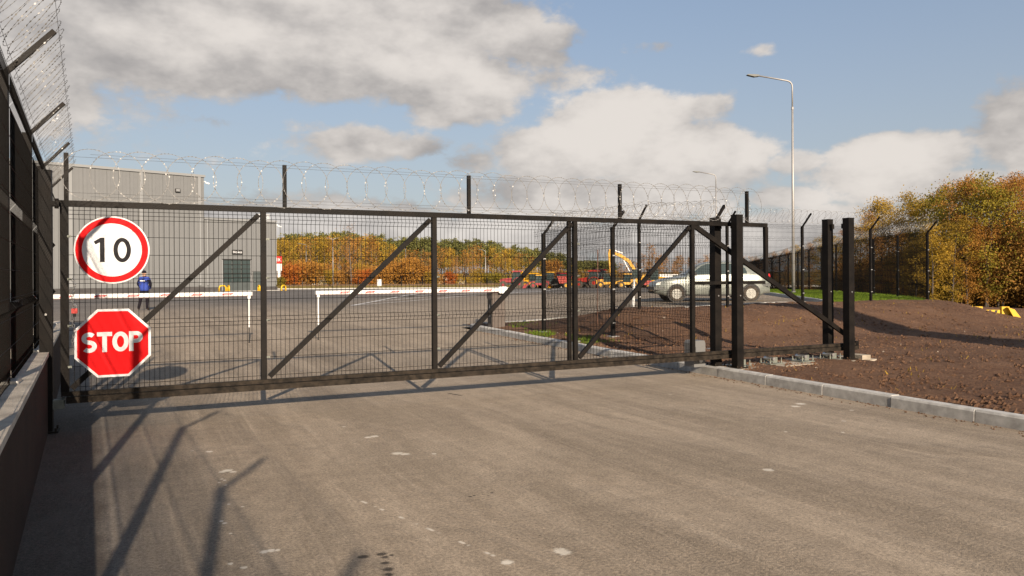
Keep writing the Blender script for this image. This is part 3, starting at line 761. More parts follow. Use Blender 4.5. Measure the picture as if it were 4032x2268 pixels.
for cz_ in (0.15, -0.15): m = MB(); m.box((0, 0.018, cz_), (0.5, 0.02, 0.03)); m.build('back_clamp', GALV, sg)
st = thing('stop_sign', 'red octagonal STOP sign with white border low on the gate', 'road sign', (-0.258, GY - 0.048, 0.871))
def octo(r): return [(r * math.cos(R(22.5 + 45 * k)), r * math.sin(R(22.5 + 45 * k))) for k in range(8)]
m = MB(); m.prism(octo(0.384), 0.0, 0.004); m.build('plate', SIGNW, st)
m = MB(); m.prism(octo(0.358), -0.002, -0.0005); m.build('red_field', SIGNR, st)
SW = 0.043; HS = 0.104; cz0 = 0.012
m = MB(); m.add([(x_, -0.0035, z_ + cz0) for x_, z_ in ((-0.150, HS), (-0.150, HS - SW), (-0.102, HS - SW), (-0.102, -HS), (-0.059, -HS), (-0.059, HS - SW), (-0.011, HS - SW), (-0.011, HS))], [(0, 1, 2, 5, 6, 7), (2, 3, 4, 5)]); m.build('letter', SIGNW, st)
stroke(arc(0.067, cz0, 0.055, HS - SW / 2, 0, 360, 40)[:-1], SW, SIGNW, st, 'letter', -0.0035, True)
sp_pts = arc(-0.222, cz0 + 0.042, 0.047, 0.041, 38, 262, 16) + arc(-0.222, cz0 - 0.042, 0.049, 0.042, 82, -142, 16)
stroke(sp_pts, SW, SIGNW, st, 'letter', -0.0035)
pl_ = stroke([(0.168, cz0 - HS), (0.168, cz0 + HS)], SW, SIGNW, st, 'letter', -0.0035)
stroke([(0.185, cz0 + HS - SW / 2), (0.215, cz0 + HS - SW / 2)] + arc(0.215, cz0 + 0.042, 0.042, 0.0405, 88, -88, 14) + [(0.215, cz0 + 0.0015), (0.185, cz0 + 0.0015)], SW * 0.95, SIGNW, pl_, 'bowl', -0.0037)
for cz_ in (0.15, -0.15): m = MB(); m.box((0, 0.018, cz_), (0.5, 0.02, 0.03)); m.build('back_clamp', GALV, st)
# chain and padlock
ch = thing('chain', 'galvanised chain with a red padlock hanging at the gate edge', 'chain', (-0.62, GY - 0.05, 1.53))
m = MB()
for k in range(26):
    z = -0.026 * k; a = k % 2
    pts = [(0.011 * math.cos(q) * (1 - a), 0.011 * math.cos(q) * a, z + 0.019 * math.sin(q)) for q in [2 * math.pi * j / 10 for j in range(11)]]
    m.tube([(x + 0.012 * math.sin(k * 0.7), y, zz) for (x, y, zz) in pts], 0.0035, 4, caps=False)
m.build('links', GALV, ch)
m = MB(); m.box((0.012, -0.02, -0.315), (0.055, 0.03, 0.05)); pl = m.build('padlock', RED, ch)
m = MB(); m.tube([(-0.006, -0.02, -0.29), (-0.006, -0.02, -0.265), (0.004, -0.02, -0.255), (0.02, -0.02, -0.255), (0.03, -0.02, -0.265), (0.03, -0.02, -0.29)], 0.005, 6); m.build('shackle', GALV, pl)
m = MB(); m.cyl((0.012, -0.02, -0.34), (0.012, -0.02, -0.375), 0.014, n=8); m.build('keyhole_cap', BLK, pl)

# ------------------------------------------------------------------ gate posts
def gate_post(x, y, z0, z1, w, label, catch=False):
    p = thing('gate_post', label, 'post', (x, y, z0), 0, 'posts that guide the sliding gate')
    m = MB(); m.box((0, 0, (z1 - z0) / 2), (w, w, z1 - z0)); m.build('shaft', STEEL, p)
    m = MB(); m.box((0, 0, z1 - z0 + 0.004), (w + 0.006, w + 0.006, 0.010)); m.build('cap', STEEL, p)
    m = MB(); m.box((0, 0, 0.007), (w + 0.10, w + 0.10, 0.014))
    for sx in (-1, 1):
        for sy in (-1, 1): m.cyl((sx * (w / 2 + 0.03), sy * (w / 2 + 0.03), 0.012), (sx * (w / 2 + 0.03), sy * (w / 2 + 0.03), 0.045), 0.010, n=6)
    m.build('base_plate', DUSTY, p)
    m = MB(); m.cyl((0, -w / 2, z1 * 0.45), (0, -w / 2 - 0.008, z1 * 0.45), 0.012, n=8); m.build('bolt', GALV, p)
    return p
cp = gate_post(-0.855, 8.95, 0.004, 2.63, 0.112, 'stout black post beside the wall that catches the closed gate')
m = MB(); m.box((0.10, 0.02, 0.31), (0.10, 0.10, 0.012)); m.box((0.10, -0.035, 0.265), (0.10, 0.008, 0.08)); m.box((0.10, 0.075, 0.265), (0.10, 0.008, 0.08)); m.box((0.145, -0.035, 0.235), (0.03, 0.012, 0.02))
m.build('catch_bracket', BRACKET, cp)
m = MB(); m.box((0.085, 0.0, 2.30), (0.07, 0.12, 0.05)); m.cyl((0.10, -0.035, 2.25), (0.10, -0.035, 2.35), 0.02, n=10); m.build('top_catch', STEEL, cp)
def guide_arm(p, y, zr):
    m = MB(); m.box((0, y * 0.5, zr), (0.05, abs(y), 0.04)); m.cyl((0, y, zr - 0.06), (0, y, zr + 0.02), 0.025, n=10); m.build('guide_roller', STEEL, p)
p1 = gate_post(8.11, 8.86, 0.13, 2.44, 0.125, 'tall black post in front of the gate beside the kerb'); guide_arm(p1, 0.11, 2.18)
p2 = gate_post(8.02, 9.24, 0.13, 2.42, 0.125, 'black post just behind the gate near the grey motor box'); guide_arm(p2, -0.11, 2.18)
p3 = gate_post(10.52, 8.88, 0.14, 2.46, 0.125, 'black post in front of the gate tail, rightmost by the soil bank'); guide_arm(p3, 0.11, 2.22)
p4 = gate_post(10.47, 9.26, 0.14, 2.46, 0.125, 'black post behind the gate tail next to the rightmost post'); guide_arm(p4, -0.11, 2.22)
ft = thing('gate_footing', 'rough pale concrete strip under the gate tail on the soil', 'footing', (0, 0, 0))
m = MB(); rn = random.Random(3)
n = 26; fr = [(7.95 + (10.95 - 7.95) * k / n, 8.70 + rn.uniform(-0.02, 0.02) - (0.02 if k > 20 else 0)) for k in range(n + 1)]
m.prism(fr + [(10.95, 9.42), (7.95, 9.42)], -0.1, 0.135, 0, 'z'); m.build('slab', FOOT, ft)
m = MB(); m.prism([(10.60, 8.69), (10.80, 8.69), (10.80, 8.97), (10.60, 8.97)], 0.137, 0.21, 0, 'z'); m.build('end_block', FOOT, ft)
for k, x in enumerate((8.05 + 0.22, 8.92, 9.60, 10.22)):
    rb = thing('roller_bracket', ['pale zinc roller bracket nearest the kerb under the gate rail', 'second zinc roller bracket from the kerb under the gate rail', 'third zinc roller bracket from the kerb under the gate rail', 'zinc roller bracket farthest from the kerb under the gate tail'][k], 'bracket', (x, 8.90, 0.137), 0, 'roller brackets on the footing')
    m = MB(); m.box((0, 0.1, 0.008), (0.27, 0.26, 0.012)); m.build('plate', BRACKET, rb)
    for cy_ in (0.02, 0.2): m = MB(); m.box((0, cy_, 0.065), (0.10, 0.012, 0.09)); m.build('cheek', BRACKET, rb)
    m = MB(); m.cyl((-0.03, 0.005, 0.085), (-0.03, 0.21, 0.085), 0.028, n=12); m.build('roller', GALV, rb)
    for sx in (-0.115, 0.115):
        for sy in (0.0, 0.2):
            m = MB(); m.cyl((sx, sy, 0.012), (sx, sy, 0.10), 0.008, n=6); m.cyl((sx, sy, 0.03), (sx, sy, 0.045), 0.016, n=6); m.build('anchor_bolt', BRACKET, rb)
mb_ = thing('gate_motor', 'small light grey motor box behind the gate', 'motor box', (7.66, 9.28, 0.14))
m = MB(); m.prism([(-0.11, 0), (0.11, 0), (0.11, 0.36), (0.09, 0.40), (-0.09, 0.40), (-0.11, 0.36)], -0.09, 0.14); m.build('housing', BOXG, mb_)
m = MB(); m.box((0, -0.094, 0.25), (0.16, 0.008, 0.12)); m.build('cover', BOXG, mb_)
m = MB(); m.cyl((0, -0.092, 0.10), (0, -0.12, 0.10), 0.035, n=12); m.build('pinion', GALV, mb_)

# ------------------------------------------------------------------ fences behind
PH = 2.35
ROWSB = [0.05, 0.25, 0.45, 0.50, 0.55, 0.75, 0.95, 1.15, 1.20, 1.25, 1.45, 1.65, 1.85, 1.90, 1.95, 2.10, 2.22, 2.27, 2.32]
bpan = mesh_panel(3.0, ROWSB, 0.0, PH, (0.50, 1.20, 1.90, 2.27), out=-1, r=0.0030)
fpan = mesh_panel(3.0, ROWSB, 0.0, PH, (0.50, 1.20, 1.90, 2.27), out=-1, r=0.0046)
coils = [razor(3.0, dia=0.50, pitch=0.26, seed=60 + k, r=0.0024, barb=0.016) for k in range(4)]
sf = thing('side_fence', 'black wire fence with razor coils running from the gate along the kerb', 'fence')
spts = [(9.62, 11.15), (9.08, 13.7), (8.62, 15.95)]
for k, p in enumerate(spts):
    fence_post(sf, p, soil_z(*p), PH, (1, 0.2, 0), w=0.075, plate=True)
    if k < 2:
        q = spts[k + 1]
        fence_span(sf, p, q, soil_z(*p) + 0.05, soil_z(*q) + 0.05, PH, bpan, coils[k], R(40), 3.0)
bf = thing('cross_fence', 'black wire fence with leaning razor coils crossing the top of the soil bank', 'fence')
bpts = [(8.62, 15.95), (11.9, 16.7), (15.1, 16.9), (18.2, 17.05), (21.4, 17.2), (24.35, 17.3)]
for k, p in enumerate(bpts):
    if k: fence_post(bf, p, soil_z(*p), PH, (0, -1, 0), w=0.066)
    if k < 5:
        q = bpts[k + 1]
        fence_span(bf, p, q, soil_z(*p) + 0.06, soil_z(*q) + 0.06, PH, bpan, coils[(k + 2) % 4], R(42), 3.0)
ff = thing('long_fence', 'long dark wire fence with razor coils receding along the lawn before the trees', 'fence')
fp = [Vector((24.35, 17.3, 0)) + FD * 3.0 * k for k in range(26)]
for k, p in enumerate(fp):
    if k: fence_post(ff, (p.x, p.y), verge_z(p.x, p.y), PH, (FN.x, FN.y, 0), w=0.066, clips=k < 4, plate=k < 8)
    if k < 25:
        q = fp[k + 1]
        fence_span(ff, (p.x, p.y), (q.x, q.y), verge_z(p.x, p.y) + 0.06, verge_z(q.x, q.y) + 0.06, PH, fpan, coils[k % 4], R(42), 3.0)

# ------------------------------------------------------------------ barriers
def barrier(x, y, dirx, tip, label, text):
    z0 = yard_z(x, y) + 0.09
    o = thing('barrier', label, 'barrier', (x, y, z0))
    m = MB()
    prof = [(-0.17, -0.15), (0.17, -0.15), (0.19, -0.12), (0.19, 0.15), (-0.19, 0.15), (-0.19, -0.12)]
    m.prism(prof, 0.0, 0.78, 0, 'z'); m.build('cabinet', CABINET, o)
    m = MB()
    m.prism([(-0.185, -0.165), (0.185, -0.165), (0.205, -0.14), (0.205, 0.165), (-0.205, 0.165), (-0.205, -0.14)], 0.78, 1.03, 0, 'z')
    m.prism([(-0.15, -0.13), (0.15, -0.13), (0.16, 0.14), (-0.16, 0.14)], 1.03, 1.065, 0, 'z'); m.build('head', CABINET, o)
    m = MB(); m.box((-0.198, 0.0, 0.44), (0.012, 0.24, 0.60)); sp_ = m.build('side_panel', BLK, o)
    t_ = text_mesh(text, 0.085, SIGNW, 0.001); link('lettering', t_, sp_, (-0.2055, 0.0, 0.46), (R(90), R(-90), R(-90)))
    az = 1.155 - z0 + 0.02
    m = MB(); m.prism([(0.16, az - 0.09), (0.19, az - 0.05), (0.19, az + 0.06), (0.15, az + 0.09), (-0.02, az + 0.085), (-0.05, az + 0.05), (-0.05, az - 0.06), (-0.02, az - 0.085)], -0.27, -0.168); m.build('arm_hub', WHITE, o)
    L = abs(tip - x)
    m = MB()
    sec = [(-0.030, -0.045), (0.030, -0.045), (0.040, -0.03), (0.040, 0.03), (0.030, 0.045), (-0.030, 0.045), (-0.040, 0.03), (-0.040, -0.03)]
    xa, xb = sorted((0.0, dirx * L))
    m.prism([(a - 0.222, b + az) for a, b in sec], xa, xb, 0, 'x'); arm = m.build('arm', WHITE, o)
    m = MB(); m.box(((xa + xb) / 2, -0.222, az - 0.051), (L, 0.035, 0.012)); m.build('rubber_edge', mat_rub, arm)
    k = 0; xx = 0.36
    while xx < L - 0.2:
        cx = dirx * xx
        m = MB(); m.prism([(cx - 0.13, az - 0.022), (cx + 0.07, az - 0.022), (cx + 0.13, az + 0.022), (cx - 0.07, az + 0.022)], -0.2655, -0.2625); fl = m.build('red_flash', RED, arm)
        t_ = text_mesh(text, 0.034, SIGNW, 0.0004); link('lettering', t_, fl, (cx, -0.2665, az), (R(90), 0, 0))
        xx += 0.62; k += 1
    ex = dirx * (L - 0.07)
    m = MB(); m.box((ex, -0.222, az - 0.07), (0.06, 0.045, 0.07)); m.tube([(ex, -0.222, az - 0.07), (ex, -0.222, az - 0.75)], 0.016, 8); lg = m.build('drop_leg', WHITE, arm)
    gz = yard_z(x + ex, y) - z0
    m = MB(); m.tube([(ex, -0.222, az - 0.75), (ex, -0.222, gz + 0.03)], 0.009, 6); m.cyl((ex, -0.222, gz), (ex, -0.222, gz + 0.03), 0.018, n=8); m.build('foot_rod', BLK, lg)
    return o
mat_rub = mat('dark red rubber', (0.10, 0.02, 0.016), 0.7)
barrier(8.42, 18.2, -1, 3.66, 'right boom barrier with grey brown cabinet on the kerb island', 'DoorHan')
barrier(-2.35, 18.2, 1, 2.26, 'left boom barrier whose white arm passes behind the round sign', 'DoorHan')
cpad = thing('cabinet_pad', 'flat concrete pad under the right boom barrier cabinet', 'concrete pad', (8.28, 18.25, yard_z(8.28, 18.2)))
m = MB(); m.prism([(0.02, -0.45), (0.75, -0.45), (0.75, 0.75), (0.02, 0.75)], -0.1, 0.085, 0, 'z'); m.build('pad', FOOT, cpad)

# ------------------------------------------------------------------ lamp posts
def lamp(px, d, h, arm, z0, label, double=False, name='street_lamp', r=0.075):
    x, y = ray(px, d)
    o = thing(name, label, 'street lamp', (x, y, z0), -YAW, 'lamp posts round the yard')
    m = MB(); m.tube([(0, 0, -0.2), (0, 0, h * 0.45), (0, 0, h - 1.3)], [r, r * 0.8, r * 0.62], 12); m.build('pole', LAMPGREY, o, smooth=True)
    m = MB(); m.cyl((0, 0, 0), (0, 0, 0.03), r * 2.2, n=12); m.cyl((0, 0, 0.03), (0, 0, 0.12), r * 1.35, n=12); m.build('base_flange', LAMPGREY, o)
    m = MB(); m.cyl((0, 0, h - 1.36), (0, 0, h - 1.24), r * 0.8, n=12); m.build('collar', LAMPGREY, o)
    for s in ((-1, 1) if double else (-1,)):
        m = MB(); pts = [(0, 0, h - 1.3), (0, 0, h - 0.28), (s * 0.03, 0, h - 0.14), (s * 0.12, 0, h - 0.04), (s * 0.25, 0, h + 0.01), (s * (arm - 0.5), 0, h + 0.25 * (arm / 2.1))]
        m.tube(pts, r * 0.5, 8); ar = m.build('arm', LAMPGREY, o, smooth=True)
        ez = h + 0.25 * (arm / 2.1)
        m = MB(); m.prism([(s * (arm - 0.52), ez - 0.035), (s * (arm - 0.30), ez - 0.06), (s * (arm + 0.06), ez + 0.03), (s * (arm + 0.02), ez + 0.06), (s * (arm - 0.3), ez + 0.05), (s * (arm - 0.52), ez + 0.03)], -0.11, 0.11); m.build('lantern', CARPL, ar)
    return o
lamp(3124, 36, 10.05, 2.1, 0.62, 'tall grey street lamp on the lawn before the long fence')
lamp(2821, 66, 10.0, 1.95, 0.2, 'second grey street lamp far behind the silver car')
lamp(1311, 116, 7.6, 1.0, far_z(116), 'slim double armed lamp post before the far birches', True, r=0.09)
lamp(1206, 150, 8.2, 1.6, far_z(150), 'distant lamp post standing above the orange shrubs', False, r=0.09)
lamp(1912, 140, 6.5, 1.2, far_z(140), 'distant lamp post at the wood left of the red tractor', False, r=0.09)
lamp(1598, 140, 7.0, 1.2, far_z(140), 'distant lamp post at the middle of the orange wood', False, r=0.09)

# ------------------------------------------------------------------ warehouse
bld = thing('warehouse', 'large grey clad warehouse with a lower wing and dark roller door', 'building', (6.4, 91.0, 0.0), math.atan2(0.297, 0.955))
BZ = -0.02
ba = math.atan2(0.297, 0.955)
H1, H2 = 12.9, 8.2
m = MB(); m.box((-17, 20, (H1 + BZ) / 2), (34.0, 40 - 0.2, H1 - BZ - 0.1)); m.build('main_hall', CLAD, bld)
m = MB(); m.box((4.28, 18, (H2 + BZ) / 2), (8.50, 36 - 0.2, H2 - BZ - 0.1)); m.build('low_wing', CLAD, bld)
def clad_row(x0, x1, z0, z1, y, w, holes=()):
    n = round((x1 - x0) / w); ww = (x1 - x0) / n; cache = {}
    for k in range(n):
        a, b = x0 + k * ww, x0 + (k + 1) * ww; za = z0
        for (hx0, hx1, hz) in holes:
            if a < hx1 - 0.02 and b > hx0 + 0.02: za = hz
        key = round(za, 2)
        if key not in cache:
            m = MB(); j = 0.006
            for q in range(3):
                qa, qb = j + (ww - 2 * j) * q / 3, j + (ww - 2 * j) * (q + 1) / 3
                m.prism([(qa, 0.0), (qa + 0.008, -0.022), (qb - 0.008, -0.022), (qb, 0.0)] if q != 1 else [(qa, 0.0), (qa, -0.018), (qb, -0.018), (qb, 0.0)], za, z1, 0, 'z')
            cache[key] = m.mesh('wall_panel', CLAD)
        link('wall_panel', cache[key], bld, (a, y, 0))
clad_row(-34, 0.0, BZ + 0.55, H1 - 0.25, -0.0, 1.1)
DX0, DX1 = 2.02, 5.25
clad_row(0.05, 8.5, BZ + 0.45, H2 - 0.2, 0.05, 0.94, holes=((DX0 - 0.1, DX1 + 0.1, BZ + 3.62), (5.65, 6.45, BZ + 2.25)))
m = MB(); m.box((-17, -0.06, H1 - 0.12), (34.2, 0.20, 0.26)); m.build('parapet_trim', CLADJ, bld)
m = MB(); m.box((4.28, -0.02, H2 - 0.08), (8.6, 0.20, 0.24)); m.build('parapet_trim', CLADJ, bld)
m = MB(); m.box((-17, -0.05, BZ + 0.26), (34.0, 0.14, 0.56)); m.build('plinth', DARKBASE, bld)
m = MB(); m.box((7.5, 0.0, BZ + 0.2), (2.2, 0.14, 0.44)); m.box((1.0, 0.0, BZ + 0.2), (1.9, 0.14, 0.44)); m.build('plinth', DARKBASE, bld)
for x in (-13.2, -6.6, -0.55, -19.8):
    m = MB(); m.box((x, -0.085, (H1 + 0.4) / 2), (0.32, 0.10, H1 - 0.9)); m.build('joint_strip', CLADJ, bld)
for x in (0.35, 8.42):
    m = MB(); m.box((x, -0.03, (H2 + 0.4) / 2), (0.16, 0.10, H2 - 0.9)); m.build('joint_strip', CLADJ, bld)
m = MB(); m.box((6.45, -0.04, 6.0), (0.10, 0.08, 4.0)); m.build('down_pipe', CLADJ, bld)
dr = MB(); dr.box(((DX0 + DX1) / 2, -0.04, BZ + 0.5), (DX1 - DX0, 0.12, 1.0)); door = dr.build('roller_door', DOORG, bld)
for r_ in range(5):
    for c_ in range(3):
        w_ = (DX1 - DX0) / 3
        m = MB(); m.box((DX0 + w_ * (c_ + 0.5), -0.05, BZ + 1.02 + 0.5 * (r_ + 0.5)), (w_ - 0.07, 0.06, 0.43)); m.build('pane', GLASS, door)
for r_ in range(6):
    m = MB(); m.box(((DX0 + DX1) / 2, -0.055, BZ + 1.02 + 0.5 * r_), (DX1 - DX0, 0.10, 0.065)); m.build('bar', BLK, door)
for x in (DX0 - 0.07, DX1 + 0.07):
    m = MB(); m.box((x, -0.07, BZ + 1.8), (0.13, 0.16, 3.6)); m.build('door_frame', CLADJ, door)
m = MB(); m.box(((DX0 + DX1) / 2, -0.09, BZ + 3.60), (DX1 - DX0 + 0.2, 0.20, 0.08)); m.build('door_frame', BLK, door)
m = MB(); m.box((6.05, -0.04, BZ + 1.1), (0.84, 0.12, 2.2)); sdoor = m.build('side_door', DOORG, bld)
m = MB(); m.cyl((5.75, -0.10, BZ + 1.05), (5.75, -0.14, BZ + 1.05), 0.03, n=8); m.box((5.80, -0.15, BZ + 1.05), (0.13, 0.025, 0.03)); m.build('handle', GALV, sdoor)
m = MB(); m.box((3.72, -0.09, BZ + 4.45), (1.22, 0.10, 0.50)); sb = m.build('name_board', BLK, bld)
link('lettering', text_mesh('Мойка', 0.34, SIGNW, 0.004), sb, (3.70, -0.146, BZ + 4.45), (R(90), 0, 0))
m = MB(); m.box((-2.9, -0.15, 11.0), (0.5, 0.24, 0.36)); wlt = m.build('wall_light', DARKBASE, bld)
m = MB(); m.box((-2.9, -0.275, 11.0), (0.38, 0.02, 0.24)); m.build('lens', CLADJ, wlt)
for (x, z) in ((0.0, H1 - 0.75), (8.5, H2 - 0.5)):
    m = MB(); m.box((x, -0.18, z), (0.12, 0.30, 0.12)); m.cyl((x + 0.02, -0.30, z - 0.1), (x + 0.42, -0.42, z - 0.22), 0.10, n=10); m.build('security_camera', WHITE, bld)
rl = MB()
for k in range(8): rl.box((7.1 + k * 0.17, 1.5, H2 + 0.4), (0.05, 0.05, 0.8))
for zz in (0.42, 0.8): rl.box((7.7, 1.5, H2 + zz), (1.4, 0.05, 0.05))
rl.build('roof_railing', WHITE, bld)
m = MB(); m.box((4.3, -0.35, BZ - 0.02), (8.6, 0.7, 0.10)); m.build('apron', CONC, bld)
# yellow protection hoops by the door
def bwp(x, y): return (6.4 + x * math.cos(ba) - y * math.sin(ba), 91.0 + x * math.sin(ba) + y * math.cos(ba))
for k, (x, y, rz, lab) in enumerate(((1.35, -1.6, 0.15, 'low wide yellow guard hoop left of the roller door'), (2.15, -1.3, 1.35, 'yellow guard hoop at the left corner of the roller door'), (5.72, -1.3, 1.35, 'yellow guard hoop before the narrow side door'), (9.1, -0.6, 0.5, 'yellow guard hoop past the corner of the low wing'))):
    p = bwp(x, y); hp = thing('guard_hoop', lab, 'guard hoop', (p[0], p[1], yard_z(*p)), ba + rz, 'yellow guard hoops along the warehouse')
    m = MB(); W = 0.42; pts = [(-W, 0, -0.05), (-W, 0, 0.35), (-W * 0.86, 0, 0.50), (-W * 0.5, 0, 0.6), (W * 0.5, 0, 0.6), (W * 0.86, 0, 0.50), (W, 0, 0.35), (W, 0, -0.05)]
    m.tube(pts, 0.085, 10); m.build('pipe', HOOP, hp, smooth=True)
    for s in (-W, W):
        m = MB(); m.cyl((s, 0, 0), (s, 0, 0.025), 0.16, n=12); m.build('flange', HOOP, hp)

# ------------------------------------------------------------------ small things at the far edge
x, y = ray(1494, 118); cb_ = thing('utility_box', 'small white utility box at the far edge of the yard', 'utility box', (x, y, far_z(118)), -YAW)
m = MB(); m.box((0, 0, 0.8), (0.62, 0.5, 1.15)); m.build('case', WHITE, cb_)
m = MB(); m.box((0, 0, 0.12), (0.5, 0.4, 0.24)); m.build('foot', CONC, cb_)
m = MB(); m.box((0.0, -0.26, 0.8), (0.5, 0.02, 0.95)); m.build('door', WHITE, cb_)
x, y = ray(1100, 122); pn = thing('pylon_sign', 'red pylon sign with white marks beside the warehouse corner', 'sign', (x, y, far_z(122)), -YAW)
m = MB(); m.box((0, 0, 4.6), (0.85, 0.25, 1.15)); rp_ = m.build('head_board', RED, pn)
link('lettering', text_mesh('1K', 0.75, SIGNW, 0.01), rp_, (0, -0.13, 4.6), (R(90), 0, 0))
m = MB(); m.box((0, 0, 3.4), (0.8, 0.2, 1.1)); m.build('price_board', WHITE, pn)
m = MB(); m.box((0, 0, 1.4), (0.5, 0.15, 2.9)); m.build('stem', WHITE, pn)
# low railing of dark posts along the far kerb
rail = thing('yard_rail', 'low dark post fence along the far edge of the yard', 'fence', (0, 0, 0))
for k in range(22):
    p = from_dl(121, -38 + k * 3.4); m = MB(); m.box((p[0], p[1], far_z(121) + 0.9), (0.12, 0.12, 1.9)); m.build('post', STEEL, rail)
for zz in (0.35,):
    a, b = from_dl(121, -38), from_dl(121, 34); m = MB(); m.bar((a[0], a[1], far_z(121) + zz), (b[0], b[1], far_z(121) + zz), 0.08, 0.5); m.build('rail', BARK_P, rail)

# yellow and black block by the side road
yb = thing('road_block', 'yellow and black striped road block behind the soil bank', 'road barrier', (*ray(3905, 27.5), -0.31), -YAW - 0.25)
m = MB(); m.box((0, 0, 0.42), (1.25, 0.10, 0.20)); bm_ = m.build('beam', HOOP, yb)
for k in range(6):
    m = MB(); c = -0.52 + k * 0.2; m.prism([(c - 0.05, 0.33), (c + 0.03, 0.33), (c + 0.09, 0.51), (c + 0.01, 0.51)], -0.054, -0.0515); m.build('black_stripe', BLK, bm_)
for s in (-0.45, 0.40):
    m = MB(); m.box((s, 0, 0.32), (0.24, 0.22, 0.64)); m.build('block', HOOP, yb)
m = MB(); m.prism([(0.42, 0.62), (0.62, 0.55), (0.98, 0.02), (0.80, -0.04), (0.70, 0.05)], -0.30, -0.08); m.build('inclined_leg', HOOP, yb)
m = MB(); m.prism([(-0.42, 0.55), (-0.62, 0.50), (-0.72, 0.0), (-0.55, 0.0)], -0.28, -0.06); m.build('inclined_leg', HOOP, yb)

# ------------------------------------------------------------------ wheels and vehicles
def wheel(parent, c, r, w, rim_mat, hub=0.58, lugs=0, ax=(0, 1, 0), ny=20):
    c = Vector(c)
    m = MB(); prof = [(hub * r, -w / 2), (r * 0.93, -w / 2), (r, -w * 0.32), (r, w * 0.32), (r * 0.93, w / 2), (hub * r, w / 2)]
    vs, fs = [], []
    for k in range(ny):
        a = 2 * math.pi * k / ny
        for (rr, yy) in prof: vs.append((c.x + rr * math.cos(a), c.y + yy, c.z + rr * math.sin(a)))
    q = len(prof)
    for k in range(ny):
        for j in range(q): fs.append((k * q + j, k * q + (j + 1) % q, ((k + 1) % ny) * q + (j + 1) % q, ((k + 1) % ny) * q + j))
    m.add(vs, fs)
    for k in range(lugs):
        a = 2 * math.pi * k / lugs
        m.box((c.x + r * 1.0 * math.cos(a), c.y, c.z + r * 1.0 * math.sin(a)), (r * 0.10, w * 0.9, r * 0.10), 0, Matrix.Rotation(-a, 3, 'Y'))
    ty = m.build('tyre', TYRE, parent)
    m = MB(); m.cyl((c.x, c.y - w * 0.42, c.z), (c.x, c.y + w * 0.42, c.z), hub * r, n=ny); rim = m.build('rim', rim_mat, ty)
    for s in (-1, 1):
        m = MB(); m.cyl((c.x, c.y + s * w * 0.42, c.z), (c.x, c.y + s * w * 0.50, c.z), hub * r * 0.30, n=10)
        for k in range(6):
            a = math.pi * k / 3; m.box((c.x + hub * r * 0.62 * math.cos(a), c.y + s * w * 0.43, c.z + hub * r * 0.62 * math.sin(a)), (hub * r * 0.42, w * 0.05, hub * r * 0.20), 1, Matrix.Rotation(-a, 3, 'Y'))
        m.m = [0] * len(m.m)
        m.build('hub_cap', rim_mat, ty)
    return ty

